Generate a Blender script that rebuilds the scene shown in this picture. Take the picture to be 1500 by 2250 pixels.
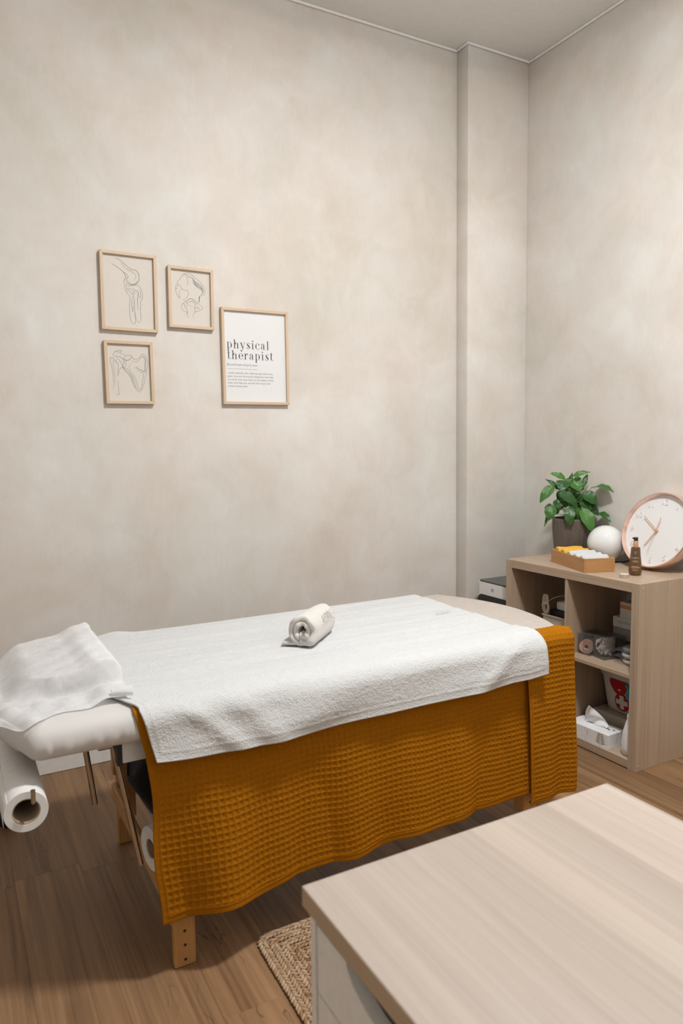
import bpy, bmesh, math, random
import numpy as np
from mathutils import Vector, Matrix
random.seed(7); np.random.seed(7)
for o in list(bpy.data.objects): bpy.data.objects.remove(o, do_unlink=True)
S = bpy.context.scene
COL = S.collection
PI = math.pi

# ------------------------------------------------------------------ camera
YAW, PITCH, ROLL, FPX = -0.50297, -0.092464, -0.012704, 1582.73
CAM = Vector((-2.36066, -1.87598, 1.32426))
_f = Vector((-math.sin(YAW)*math.cos(PITCH), math.cos(YAW)*math.cos(PITCH), math.sin(PITCH)))
_r0 = Vector((math.cos(YAW), math.sin(YAW), 0)); _u0 = _r0.cross(_f)
_r = _r0*math.cos(ROLL) + _u0*math.sin(ROLL); _u = _u0*math.cos(ROLL) - _r0*math.sin(ROLL)
cd = bpy.data.cameras.new('camera'); cam = bpy.data.objects.new('camera', cd); COL.objects.link(cam)
cd.sensor_fit = 'HORIZONTAL'; cd.sensor_width = 24.0; cd.lens = FPX*24.0/1500.0
cd.clip_start = 0.02; cd.clip_end = 50
mw = Matrix((( _r.x, _u.x, -_f.x, CAM.x), (_r.y, _u.y, -_f.y, CAM.y), (_r.z, _u.z, -_f.z, CAM.z), (0, 0, 0, 1)))
cam.matrix_world = mw
cd.dof.use_dof = True; cd.dof.focus_distance = 2.55; cd.dof.aperture_fstop = 4.5
S.camera = cam

# ------------------------------------------------------------------ world, light, exposure
W = bpy.data.worlds.new('world'); S.world = W; W.use_nodes = True
W.node_tree.nodes['Background'].inputs[0].default_value = (1, 0.97, 0.93, 1)
W.node_tree.nodes['Background'].inputs[1].default_value = 0.1
LAMP_POS = (-0.92, -0.80); LAMP_POWER = 60.0; LAMP_GLOW = 26.0; LAMP_COL = (0.99, 0.995, 1.0)
UP_POS = (-0.55, -2.75); UP_POWER = 24.0
S.view_settings.view_transform = 'Standard'; S.view_settings.look = 'None'
S.view_settings.gamma = 1.0; S.view_settings.use_curve_mapping = False
S.view_settings.exposure = 0.0

# ------------------------------------------------------------------ material helpers
def newmat(name):
    m = bpy.data.materials.new(name); m.use_nodes = True
    nt = m.node_tree; b = nt.nodes['Principled BSDF']
    return m, nt, b
def nd(nt, typ, **kw):
    n = nt.nodes.new(typ)
    for k, v in kw.items():
        if k.startswith('i_'):
            key = k[2:]; key = int(key) if key.isdigit() else key.replace('_', ' ')
            n.inputs[key].default_value = v
        else: setattr(n, k, v)
    return n
def lk(nt, a, b): nt.links.new(a, b)
def col4(c): return (c[0], c[1], c[2], 1.0)
def srgb(r, g, b):
    f = lambda v: (v/255/12.92) if v/255 <= 0.04045 else ((v/255+0.055)/1.055)**2.4
    return (f(r), f(g), f(b))
def plain(name, c, rough=0.5, metal=0.0, spec=0.5, bump=None, trans=0.0, alpha=1.0, sheen=0.0, coat=0.0, emit=None):
    m, nt, b = newmat(name)
    b.inputs['Base Color'].default_value = col4(c); b.inputs['Roughness'].default_value = rough
    b.inputs['Metallic'].default_value = metal; b.inputs['Specular IOR Level'].default_value = spec
    b.inputs['Transmission Weight'].default_value = trans; b.inputs['Alpha'].default_value = alpha
    b.inputs['Sheen Weight'].default_value = sheen; b.inputs['Coat Weight'].default_value = coat
    if emit:
        b.inputs['Emission Color'].default_value = col4(emit[0]); b.inputs['Emission Strength'].default_value = emit[1]
    # every surface gets a slight procedural tone and relief
    tc = nd(nt, 'ShaderNodeTexCoord')
    sc, st, ds, amt = bump if bump else (60.0, 0.03, 0.002, 0.04)
    no = nd(nt, 'ShaderNodeTexNoise', i_Scale=sc, i_Detail=4.0); lk(nt, tc.outputs['Object'], no.inputs['Vector'])
    rp = nd(nt, 'ShaderNodeValToRGB')
    rp.color_ramp.elements[0].position = 0.3; rp.color_ramp.elements[1].position = 0.7
    rp.color_ramp.elements[0].color = col4([x*(1-amt) for x in c]); rp.color_ramp.elements[1].color = col4([min(1, x*(1+amt)) for x in c])
    lk(nt, no.outputs['Fac'], rp.inputs['Fac'])
    lk(nt, rp.outputs['Color'], b.inputs['Base Color'])
    if st > 0 and trans == 0:
        bp = nd(nt, 'ShaderNodeBump', i_Strength=st, i_Distance=ds)
        lk(nt, no.outputs['Fac'], bp.inputs['Height']); lk(nt, bp.outputs['Normal'], b.inputs['Normal'])
    return m
def wood(name, c_dark, c_light, axis='y', scale=14.0, stretch=0.06, rough=0.5, bands=None, rnd=False, knots=0.0, fine=0.25, bump=0.12, coat=0.0):
    m, nt, b = newmat(name)
    tc = nd(nt, 'ShaderNodeTexCoord'); vec = tc.outputs['Object']
    if rnd:
        oi = nd(nt, 'ShaderNodeObjectInfo')
        mu = nd(nt, 'ShaderNodeMath', operation='MULTIPLY'); mu.inputs[1].default_value = 37.0
        lk(nt, oi.outputs['Random'], mu.inputs[0])
        va = nd(nt, 'ShaderNodeVectorMath', operation='ADD'); lk(nt, vec, va.inputs[0]); lk(nt, mu.outputs[0], va.inputs[1]); vec = va.outputs[0]
    sc = {'x': (stretch, 1, 1), 'y': (1, stretch, 1), 'z': (1, 1, stretch)}[axis]
    mp = nd(nt, 'ShaderNodeMapping'); mp.inputs['Scale'].default_value = sc; lk(nt, vec, mp.inputs['Vector'])
    n1 = nd(nt, 'ShaderNodeTexNoise', i_Scale=scale, i_Detail=7.0, i_Roughness=0.62, i_Distortion=0.9); lk(nt, mp.outputs[0], n1.inputs['Vector'])
    mp2 = nd(nt, 'ShaderNodeMapping'); mp2.inputs['Scale'].default_value = [s*(0.35 if s != 1 else 1) for s in sc]; lk(nt, vec, mp2.inputs['Vector'])
    n2 = nd(nt, 'ShaderNodeTexNoise', i_Scale=scale*9, i_Detail=3.0); lk(nt, mp2.outputs[0], n2.inputs['Vector'])
    mx = nd(nt, 'ShaderNodeMix', data_type='FLOAT'); mx.inputs[0].default_value = fine
    lk(nt, n1.outputs['Fac'], mx.inputs[2]); lk(nt, n2.outputs['Fac'], mx.inputs[3])
    rp = nd(nt, 'ShaderNodeValToRGB'); e = rp.color_ramp.elements
    e[0].position = 0.33; e[1].position = 0.66; e[0].color = col4(c_dark); e[1].color = col4(c_light)
    lk(nt, mx.outputs[0], rp.inputs['Fac']); out = rp.outputs['Color']
    if bands:
        ax, width, amt = bands
        sp = nd(nt, 'ShaderNodeSeparateXYZ'); lk(nt, vec, sp.inputs[0])
        vo = nd(nt, 'ShaderNodeTexVoronoi', voronoi_dimensions='1D'); vo.inputs['Scale'].default_value = 1.0/width
        lk(nt, sp.outputs['XYZ'.index(ax.upper())], vo.inputs['W'])
        sr = nd(nt, 'ShaderNodeSeparateColor'); lk(nt, vo.outputs['Color'], sr.inputs[0])
        mr = nd(nt, 'ShaderNodeMapRange'); mr.inputs[3].default_value = 1-amt; mr.inputs[4].default_value = 1+amt*0.6
        lk(nt, sr.outputs[0], mr.inputs[0])
        vm = nd(nt, 'ShaderNodeVectorMath', operation='SCALE'); lk(nt, out, vm.inputs[0]); lk(nt, mr.outputs[0], vm.inputs['Scale']); out = vm.outputs[0]
    if rnd:
        mr = nd(nt, 'ShaderNodeMapRange'); mr.inputs[3].default_value = 0.74; mr.inputs[4].default_value = 1.16
        lk(nt, oi.outputs['Random'], mr.inputs[0])
        vm = nd(nt, 'ShaderNodeVectorMath', operation='SCALE'); lk(nt, out, vm.inputs[0]); lk(nt, mr.outputs[0], vm.inputs['Scale']); out = vm.outputs[0]
    if knots > 0:
        mk = nd(nt, 'ShaderNodeMapping'); mk.inputs['Scale'].default_value = {'y': (4.2, 1.9, 0.0), 'x': (1.9, 4.2, 0), 'z': (4, 4, 1.9)}[axis]; 
        nw = nd(nt, 'ShaderNodeTexNoise', i_Scale=9.0, i_Detail=2.0); lk(nt, vec, nw.inputs['Vector'])
        vw = nd(nt, 'ShaderNodeVectorMath', operation='MULTIPLY_ADD'); vw.inputs[1].default_value = (0.06, 0.06, 0.0)
        lk(nt, nw.outputs['Color'], vw.inputs[0]); lk(nt, vec, vw.inputs[2])
        lk(nt, vw.outputs[0], mk.inputs['Vector'])
        vo = nd(nt, 'ShaderNodeTexVoronoi'); vo.inputs['Scale'].default_value = 1.0; lk(nt, mk.outputs[0], vo.inputs['Vector'])
        kr = nd(nt, 'ShaderNodeValToRGB'); ke = kr.color_ramp.elements
        ke[0].position = 0.045; ke[0].color = (1, 1, 1, 1); ke[1].position = 0.24; ke[1].color = (0, 0, 0, 1)
        k2 = ke.new(0.08); k2.color = (0.45, 0.45, 0.45, 1)
        lk(nt, vo.outputs['Distance'], kr.inputs['Fac'])
        sr = nd(nt, 'ShaderNodeSeparateColor'); lk(nt, vo.outputs['Color'], sr.inputs[0])
        gt = nd(nt, 'ShaderNodeMath', operation='GREATER_THAN'); gt.inputs[1].default_value = 1-knots; lk(nt, sr.outputs[1], gt.inputs[0])
        ml = nd(nt, 'ShaderNodeMath', operation='MULTIPLY'); lk(nt, kr.outputs['Color'], ml.inputs[0]); lk(nt, gt.outputs[0], ml.inputs[1])
        # thin dark checks along the grain
        mc = nd(nt, 'ShaderNodeMapping'); mc.inputs['Scale'].default_value = (7.0, 0.9, 1); lk(nt, vw.outputs[0], mc.inputs['Vector'])
        nc = nd(nt, 'ShaderNodeTexNoise', i_Scale=1.6, i_Detail=5.0, i_Roughness=0.55); lk(nt, mc.outputs[0], nc.inputs['Vector'])
        cr = nd(nt, 'ShaderNodeValToRGB'); ce = cr.color_ramp.elements
        ce[0].position = 0.492; ce[0].color = (0, 0, 0, 1); ce[1].position = 0.508; ce[1].color = (0, 0, 0, 1)
        c2 = ce.new(0.5); c2.color = (1, 1, 1, 1)
        lk(nt, nc.outputs['Fac'], cr.inputs['Fac'])
        ns = nd(nt, 'ShaderNodeTexNoise', i_Scale=2.2, i_Detail=1.0); lk(nt, vec, ns.inputs['Vector'])
        sg = nd(nt, 'ShaderNodeMapRange'); sg.inputs[1].default_value = 0.56; sg.inputs[2].default_value = 0.66; sg.inputs[4].default_value = 0.75; lk(nt, ns.outputs['Fac'], sg.inputs[0])
        cm = nd(nt, 'ShaderNodeMath', operation='MULTIPLY'); lk(nt, cr.outputs['Color'], cm.inputs[0]); lk(nt, sg.outputs[0], cm.inputs[1])
        mxm = nd(nt, 'ShaderNodeMath', operation='MAXIMUM'); lk(nt, ml.outputs[0], mxm.inputs[0]); lk(nt, cm.outputs[0], mxm.inputs[1])
        mc2 = nd(nt, 'ShaderNodeMix', data_type='RGBA'); lk(nt, mxm.outputs[0], mc2.inputs[0]); lk(nt, out, mc2.inputs[6])
        mc2.inputs[7].default_value = col4([x*0.22 for x in c_dark]); out = mc2.outputs[2]
    lk(nt, out, b.inputs['Base Color'])
    b.inputs['Roughness'].default_value = rough; b.inputs['Coat Weight'].default_value = coat
    bp = nd(nt, 'ShaderNodeBump', i_Strength=bump, i_Distance=0.002); lk(nt, mx.outputs[0], bp.inputs['Height']); lk(nt, bp.outputs['Normal'], b.inputs['Normal'])
    return m
def plaster(name):
    m, nt, b = newmat(name)
    tc = nd(nt, 'ShaderNodeTexCoord')
    big = nd(nt, 'ShaderNodeTexNoise', i_Scale=1.7, i_Detail=5.0, i_Roughness=0.55, i_Distortion=0.5); lk(nt, tc.outputs['Object'], big.inputs['Vector'])
    mid = nd(nt, 'ShaderNodeTexNoise', i_Scale=5.0, i_Detail=6.0, i_Roughness=0.6, i_Distortion=1.1); lk(nt, tc.outputs['Object'], mid.inputs['Vector'])
    mp = nd(nt, 'ShaderNodeMapping'); mp.inputs['Rotation'].default_value = (0.5, 0.7, 0.4); mp.inputs['Scale'].default_value = (1, 1, 0.25)
    lk(nt, tc.outputs['Object'], mp.inputs['Vector'])
    br = nd(nt, 'ShaderNodeTexNoise', i_Scale=38.0, i_Detail=4.0, i_Distortion=1.45); lk(nt, mp.outputs[0], br.inputs['Vector'])
    m1 = nd(nt, 'ShaderNodeMix', data_type='FLOAT'); m1.inputs[0].default_value = 0.30; lk(nt, big.outputs['Fac'], m1.inputs[2]); lk(nt, mid.outputs['Fac'], m1.inputs[3])
    m2 = nd(nt, 'ShaderNodeMix', data_type='FLOAT'); m2.inputs[0].default_value = 0.10; lk(nt, m1.outputs[0], m2.inputs[2]); lk(nt, br.outputs['Fac'], m2.inputs[3])
    rp = nd(nt, 'ShaderNodeValToRGB'); e = rp.color_ramp.elements
    e[0].position = 0.33; e[0].color = col4((0.625, 0.570, 0.505)); e[1].position = 0.66; e[1].color = col4((0.77, 0.757, 0.735))
    x = e.new(0.5); x.color = col4((0.70, 0.664, 0.625))
    lk(nt, m2.outputs[0], rp.inputs['Fac'])
    # slight hue drift of the lime wash, rosy against greenish
    hn = nd(nt, 'ShaderNodeTexNoise', i_Scale=2.3, i_Detail=3.0); 
    mp3 = nd(nt, 'ShaderNodeMapping'); mp3.inputs['Location'].default_value = (5, 3, 9); lk(nt, tc.outputs['Object'], mp3.inputs['Vector']); lk(nt, mp3.outputs[0], hn.inputs['Vector'])
    hr = nd(nt, 'ShaderNodeValToRGB'); he = hr.color_ramp.elements
    he[0].position = 0.35; he[0].color = (1.0, 0.975, 0.955, 1); he[1].position = 0.65; he[1].color = (0.972, 0.99, 0.978, 1)
    lk(nt, hn.outputs['Fac'], hr.inputs['Fac'])
    mm = nd(nt, 'ShaderNodeMix', data_type='RGBA', blend_type='MULTIPLY'); mm.inputs[0].default_value = 1.0
    lk(nt, rp.outputs['Color'], mm.inputs[6]); lk(nt, hr.outputs['Color'], mm.inputs[7])
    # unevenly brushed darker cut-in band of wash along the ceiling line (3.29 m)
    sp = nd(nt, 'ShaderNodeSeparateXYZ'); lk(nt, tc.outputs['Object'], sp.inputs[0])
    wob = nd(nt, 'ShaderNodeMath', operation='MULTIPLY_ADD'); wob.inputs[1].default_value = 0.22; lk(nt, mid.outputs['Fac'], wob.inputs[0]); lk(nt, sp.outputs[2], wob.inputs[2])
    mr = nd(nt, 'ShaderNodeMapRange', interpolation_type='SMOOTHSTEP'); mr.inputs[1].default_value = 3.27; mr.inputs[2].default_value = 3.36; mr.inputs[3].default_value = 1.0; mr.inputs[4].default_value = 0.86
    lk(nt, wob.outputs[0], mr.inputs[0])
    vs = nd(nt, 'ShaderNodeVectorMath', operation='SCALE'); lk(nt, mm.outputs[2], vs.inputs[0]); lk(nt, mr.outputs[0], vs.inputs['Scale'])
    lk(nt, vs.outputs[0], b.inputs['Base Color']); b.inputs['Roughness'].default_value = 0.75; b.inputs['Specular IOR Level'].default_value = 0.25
    bp = nd(nt, 'ShaderNodeBump', i_Strength=0.10, i_Distance=0.004); lk(nt, m2.outputs[0], bp.inputs['Height']); lk(nt, bp.outputs['Normal'], b.inputs['Normal'])
    return m
def fabric(name, c, kind='terry', hem=None, rough=0.95, amt=0.06, strength=0.5, dist=0.004, scale=330.0):
    m, nt, b = newmat(name)
    tc = nd(nt, 'ShaderNodeTexCoord')
    n1 = nd(nt, 'ShaderNodeTexNoise', i_Scale=scale, i_Detail=3.0, i_Roughness=0.6); lk(nt, tc.outputs['Object'], n1.inputs['Vector'])
    n2 = nd(nt, 'ShaderNodeTexNoise', i_Scale=scale*0.22, i_Detail=3.0); lk(nt, tc.outputs['Object'], n2.inputs['Vector'])
    mx = nd(nt, 'ShaderNodeMix', data_type='FLOAT'); mx.inputs[0].default_value = 0.4; lk(nt, n1.outputs['Fac'], mx.inputs[2]); lk(nt, n2.outputs['Fac'], mx.inputs[3])
    rp = nd(nt, 'ShaderNodeValToRGB'); e = rp.color_ramp.elements
    e[0].position = 0.35; e[1].position = 0.65; e[0].color = col4([x*(1-amt) for x in c]); e[1].color = col4([min(1, x*(1+amt)) for x in c])
    lk(nt, mx.outputs[0], rp.inputs['Fac']); lk(nt, rp.outputs['Color'], b.inputs['Base Color'])
    b.inputs['Roughness'].default_value = rough; b.inputs['Specular IOR Level'].default_value = 0.1
    b.inputs['Sheen Weight'].default_value = 0.15; b.inputs['Sheen Roughness'].default_value = 0.6
    bp = nd(nt, 'ShaderNodeBump', i_Strength=strength, i_Distance=dist); lk(nt, mx.outputs[0], bp.inputs['Height']); lk(nt, bp.outputs['Normal'], b.inputs['Normal'])
    return m
def clear(name, tint, rough=0.05, opac=0.25):
    m, nt, b = newmat(name)
    out = nt.nodes['Material Output']
    tr = nd(nt, 'ShaderNodeBsdfTransparent'); tr.inputs[0].default_value = col4(tint)
    b.inputs['Base Color'].default_value = col4([x*0.5 for x in tint]); b.inputs['Roughness'].default_value = rough
    tc = nd(nt, 'ShaderNodeTexCoord'); no = nd(nt, 'ShaderNodeTexNoise', i_Scale=25.0); lk(nt, tc.outputs['Object'], no.inputs['Vector'])
    mr = nd(nt, 'ShaderNodeMapRange'); mr.inputs[3].default_value = opac*0.85; mr.inputs[4].default_value = opac*1.15; lk(nt, no.outputs['Fac'], mr.inputs[0])
    mx = nd(nt, 'ShaderNodeMixShader'); lk(nt, mr.outputs[0], mx.inputs[0]); lk(nt, tr.outputs[0], mx.inputs[1]); lk(nt, b.outputs[0], mx.inputs[2])
    lk(nt, mx.outputs[0], out.inputs['Surface'])
    return m
def nonwoven(name):
    m, nt, b = newmat(name); out = nt.nodes['Material Output']
    tc = nd(nt, 'ShaderNodeTexCoord')
    no = nd(nt, 'ShaderNodeTexNoise', i_Scale=26.0, i_Detail=8.0, i_Roughness=0.75, i_Distortion=0.6); lk(nt, tc.outputs['Object'], no.inputs['Vector'])
    b.inputs['Base Color'].default_value = (0.84, 0.84, 0.85, 1); b.inputs['Roughness'].default_value = 0.8
    tl = nd(nt, 'ShaderNodeBsdfTranslucent'); tl.inputs[0].default_value = (0.8, 0.8, 0.8, 1)
    tr = nd(nt, 'ShaderNodeBsdfTransparent')
    m1 = nd(nt, 'ShaderNodeMixShader'); m1.inputs[0].default_value = 0.25; lk(nt, b.outputs[0], m1.inputs[1]); lk(nt, tl.outputs[0], m1.inputs[2])
    mr = nd(nt, 'ShaderNodeMapRange'); mr.inputs[1].default_value = 0.3; mr.inputs[2].default_value = 0.7; mr.inputs[3].default_value = 0.06; mr.inputs[4].default_value = 0.30; lk(nt, no.outputs['Fac'], mr.inputs[0])
    m2 = nd(nt, 'ShaderNodeMixShader'); lk(nt, mr.outputs[0], m2.inputs[0]); lk(nt, m1.outputs[0], m2.inputs[1]); lk(nt, tr.outputs[0], m2.inputs[2])
    lk(nt, m2.outputs[0], out.inputs['Surface'])
    bp = nd(nt, 'ShaderNodeBump', i_Strength=0.15, i_Distance=0.002); lk(nt, no.outputs['Fac'], bp.inputs['Height']); lk(nt, bp.outputs['Normal'], b.inputs['Normal'])
    return m
def leafmat(name):
    m, nt, b = newmat(name)
    uv = nd(nt, 'ShaderNodeUVMap'); uv.uv_map = 'UVMap'
    sp = nd(nt, 'ShaderNodeSeparateXYZ'); lk(nt, uv.outputs[0], sp.inputs[0])
    # side veins slanting from the midrib
    ab = nd(nt, 'ShaderNodeMath', operation='ABSOLUTE'); lk(nt, sp.outputs[0], ab.inputs[0])
    su = nd(nt, 'ShaderNodeMath', operation='MULTIPLY_ADD'); su.inputs[1].default_value = -0.35; lk(nt, ab.outputs[0], su.inputs[0]); lk(nt, sp.outputs[1], su.inputs[2])
    sc = nd(nt, 'ShaderNodeMath', operation='MULTIPLY'); sc.inputs[1].default_value = 75.0; lk(nt, su.outputs[0], sc.inputs[0])
    sn = nd(nt, 'ShaderNodeMath', operation='SINE'); lk(nt, sc.outputs[0], sn.inputs[0])
    oi = nd(nt, 'ShaderNodeObjectInfo')
    rp = nd(nt, 'ShaderNodeValToRGB'); e = rp.color_ramp.elements
    e[0].color = (0.016, 0.075, 0.012, 1); e[1].color = (0.060, 0.185, 0.022, 1); lk(nt, oi.outputs['Random'], rp.inputs['Fac'])
    mr = nd(nt, 'ShaderNodeMapRange'); mr.inputs[1].default_value = -1; mr.inputs[3].default_value = 0.88; mr.inputs[4].default_value = 1.15; lk(nt, sn.outputs[0], mr.inputs[0])
    vs = nd(nt, 'ShaderNodeVectorMath', operation='SCALE'); lk(nt, rp.outputs['Color'], vs.inputs[0]); lk(nt, mr.outputs[0], vs.inputs['Scale'])
    lk(nt, vs.outputs[0], b.inputs['Base Color']); b.inputs['Roughness'].default_value = 0.33; b.inputs['Specular IOR Level'].default_value = 0.55
    bp = nd(nt, 'ShaderNodeBump', i_Strength=0.25, i_Distance=0.0015); lk(nt, sn.outputs[0], bp.inputs['Height']); lk(nt, bp.outputs['Normal'], b.inputs['Normal'])
    return m
def jute(name):
    m, nt, b = newmat(name)
    at = nd(nt, 'ShaderNodeAttribute'); at.attribute_name = 'tone'
    rp = nd(nt, 'ShaderNodeValToRGB'); e = rp.color_ramp.elements
    e[0].color = (0.20, 0.10, 0.040, 1); e[1].color = (0.50, 0.36, 0.235, 1); x = e.new(0.45); x.color = (0.36, 0.225, 0.125, 1)
    lk(nt, at.outputs['Fac'], rp.inputs['Fac'])
    tc = nd(nt, 'ShaderNodeTexCoord'); no = nd(nt, 'ShaderNodeTexNoise', i_Scale=500.0, i_Detail=2.0); lk(nt, tc.outputs['Object'], no.inputs['Vector'])
    bp = nd(nt, 'ShaderNodeBump', i_Strength=0.6, i_Distance=0.002); lk(nt, no.outputs['Fac'], bp.inputs['Height']); lk(nt, bp.outputs['Normal'], b.inputs['Normal'])
    lk(nt, rp.outputs['Color'], b.inputs['Base Color']); b.inputs['Roughness'].default_value = 0.75; b.inputs['Specular IOR Level'].default_value = 0.3
    return m

MT = {}
MT['plaster'] = plaster('plaster_limewash')
MT['ceiling'] = plain('ceiling_paint', (0.74, 0.73, 0.70), 0.85, bump=(30, 0.04, 0.003, 0.02))
MT['trim'] = plain('white_trim', (0.78, 0.765, 0.74), 0.6)
MT['floor'] = wood('oak_floor', (0.135, 0.066, 0.027), (0.345, 0.200, 0.100), 'y', 11, 0.05, 0.5, rnd=True, knots=0.55, fine=0.35, bump=0.10)
MT['floor_dark'] = plain('floor_joint', (0.07, 0.045, 0.03), 0.8)
for ax in 'xyz':
    MT['oak_'+ax] = wood('shelf_oak_'+ax, (0.37, 0.268, 0.182), (0.50, 0.382, 0.278), ax, 16, 0.03, 0.42, fine=0.5, bump=0.05)
MT['desk'] = wood('desk_pale_oak', (0.39, 0.315, 0.262), (0.50, 0.425, 0.365), 'y', 13, 0.035, 0.42, bands=('x', 0.072, 0.14), fine=0.4, bump=0.03)
MT['desk_edge'] = wood('desk_edge_oak', (0.40, 0.29, 0.19), (0.50, 0.38, 0.26), 'y', 18, 0.04, 0.5, fine=0.4, bump=0.05)
MT['beech'] = wood('beech_leg', (0.40, 0.20, 0.065), (0.52, 0.29, 0.11), 'z', 22, 0.05, 0.42, fine=0.4, bump=0.05)
MT['beech_y'] = wood('beech_bar', (0.42, 0.22, 0.075), (0.54, 0.31, 0.12), 'y', 22, 0.05, 0.42, fine=0.4, bump=0.05)
MT['frame_z'] = wood('frame_oak_z', (0.56, 0.41, 0.28), (0.68, 0.53, 0.385), 'z', 40, 0.05, 0.5, fine=0.5, bump=0.05)
MT['frame_x'] = wood('frame_oak_x', (0.56, 0.41, 0.28), (0.68, 0.53, 0.385), 'x', 40, 0.05, 0.5, fine=0.5, bump=0.05)
MT['bamboo'] = wood('bamboo', (0.37, 0.175, 0.058), (0.52, 0.285, 0.115), 'y', 26, 0.08, 0.42, fine=0.35, bump=0.06)
MT['bamboo_x'] = wood('bamboo_x', (0.37, 0.175, 0.058), (0.52, 0.285, 0.115), 'x', 26, 0.08, 0.42, fine=0.35, bump=0.06)
MT['paper_cream'] = plain('paper_cream', (0.66, 0.615, 0.555), 0.6, bump=(200, 0.02, 0.001, 0.015))
MT['paper_white'] = plain('paper_white', (0.76, 0.76, 0.76), 0.6, bump=(200, 0.02, 0.001, 0.01))
MT['ink'] = plain('ink_black', (0.03, 0.035, 0.045), 0.6)
MT['ink_grey'] = plain('ink_grey', (0.30, 0.30, 0.31), 0.6)
MT['pencil'] = plain('pencil_line', (0.22, 0.22, 0.21), 0.7)
MT['glass'] = clear('picture_glass', (1, 1, 1), 0.03, 0.03)
MT['vinyl'] = fabric('fitted_sheet_white', (0.60, 0.585, 0.575), rough=0.55, amt=0.015, strength=0.05, dist=0.001, scale=120)
MT['beige'] = fabric('beige_cover', (0.455, 0.405, 0.36), amt=0.07, strength=0.35, dist=0.002, scale=150)
MT['rail'] = plain('rail_grey_white', (0.62, 0.61, 0.595), 0.5)
MT['chrome'] = plain('brushed_steel', (0.55, 0.50, 0.44), 0.22, 1.0)
MT['black'] = plain('black_plastic', (0.012, 0.012, 0.013), 0.45)
MT['blackcloth'] = fabric('black_cloth', (0.006, 0.007, 0.009), amt=0.2, strength=0.2)
MT['waffle'] = fabric('mustard_waffle', (0.34, 0.126, 0.006), amt=0.10, strength=0.45, dist=0.002, scale=420)
for _n in MT['waffle'].node_tree.nodes:
    if _n.type == 'BSDF_PRINCIPLED': _n.inputs['Sheen Weight'].default_value = 0.0; _n.inputs['Specular IOR Level'].default_value = 0.02
MT['terry'] = fabric('white_terry', (0.625, 0.635, 0.64), amt=0.03, strength=0.85, dist=0.006, scale=230)
MT['terry_cream'] = fabric('cream_terry', (0.665, 0.64, 0.605), amt=0.03, strength=0.8, dist=0.005, scale=260)
MT['terry_yellow'] = fabric('yellow_terry', (0.72, 0.40, 0.045), amt=0.08, strength=0.6, dist=0.003, scale=300)
MT['nonwoven'] = nonwoven('nonwoven_paper')
MT['roll'] = plain('paper_roll', (0.74, 0.735, 0.725), 0.8)
MT['core'] = plain('cardboard', (0.40, 0.31, 0.21), 0.8)
MT['embroid'] = plain('grey_thread', (0.36, 0.355, 0.37), 0.8)
MT['pot'] = plain('grey_stoneware', (0.115, 0.093, 0.075), 0.5, bump=(90, 0.1, 0.002, 0.12))
MT['soil'] = plain('soil', (0.03, 0.022, 0.015), 0.95, bump=(150, 0.9, 0.01, 0.4))
MT['leaf'] = leafmat('peace_lily_leaf')
MT['stem'] = plain('leaf_stem', (0.10, 0.22, 0.04), 0.45)
MT['opal'] = plain('opal_glass', (0.76, 0.77, 0.775), 0.06, spec=0.6, coat=0.4, bump=(4, 0.0, 0.001, 0.0))
MT['rose'] = plain('rose_gold', (0.86, 0.60, 0.51), 0.25, 0.75)
MT['clockface'] = plain('clock_white', (0.80, 0.80, 0.80), 0.45, bump=(4, 0.0, 0.001, 0.0))
MT['hand'] = plain('copper_hand', (0.78, 0.45, 0.28), 0.35, 0.6)
MT['amber'] = plain('amber_bottle', (0.115, 0.050, 0.010), 0.13, spec=0.6, coat=0.5)
MT['wax'] = plain('wax', (0.78, 0.72, 0.58), 0.5)
MT['alu'] = plain('aluminium', (0.66, 0.64, 0.61), 0.35, 0.9)
MT['white'] = plain('white_lacquer', (0.80, 0.785, 0.75), 0.4)
MT['shade_blue'] = plain('grey_inside', (0.40, 0.42, 0.43), 0.6)
MT['devwhite'] = plain('device_white', (0.80, 0.79, 0.78), 0.35)
MT['devtop'] = plain('device_dark_panel', (0.055, 0.062, 0.062), 0.25)
MT['card_white'] = plain('carton_white', (0.62, 0.60, 0.57), 0.6)
MT['card_grey'] = plain('carton_grey', (0.24, 0.25, 0.25), 0.6)
MT['card_beige'] = plain('carton_beige', (0.48, 0.43, 0.35), 0.7)
MT['card_dark'] = plain('carton_dark', (0.03, 0.028, 0.027), 0.6)
MT['orange'] = plain('print_orange', (0.62, 0.26, 0.09), 0.6)
MT['teal'] = plain('print_teal', (0.12, 0.33, 0.34), 0.6)
MT['turq'] = fabric('turquoise_ribbon', (0.03, 0.38, 0.47), strength=0.3)
MT['acryl'] = clear('smoky_acrylic', (0.90, 0.89, 0.88), 0.06, 0.09)
MT['pink'] = fabric('pink_tape', (0.55, 0.30, 0.24), strength=0.3)
MT['gauze'] = fabric('white_gauze', (0.78, 0.75, 0.72), strength=0.5)
MT['bagwhite'] = fabric('canvas_white', (0.62, 0.60, 0.55), strength=0.3)
MT['red'] = fabric('red_felt', (0.36, 0.008, 0.014), strength=0.3)
MT['tissue'] = plain('tissue_paper', (0.80, 0.80, 0.80), 0.8)
MT['print_brown'] = plain('print_brown', (0.33, 0.29, 0.24), 0.7)
MT['print_dark'] = plain('print_dark', (0.10, 0.06, 0.08), 0.7)
MT['cable'] = plain('cream_cable', (0.60, 0.54, 0.44), 0.5)
MT['jute'] = jute('jute_braid')
MT['jute_base'] = plain('jute_base', (0.30, 0.19, 0.10), 0.9)
MT['lamp'] = plain('lamp_diffuser', (0.9, 0.9, 0.88), 0.5, emit=((1, 0.95, 0.88), 6.0))

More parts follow.
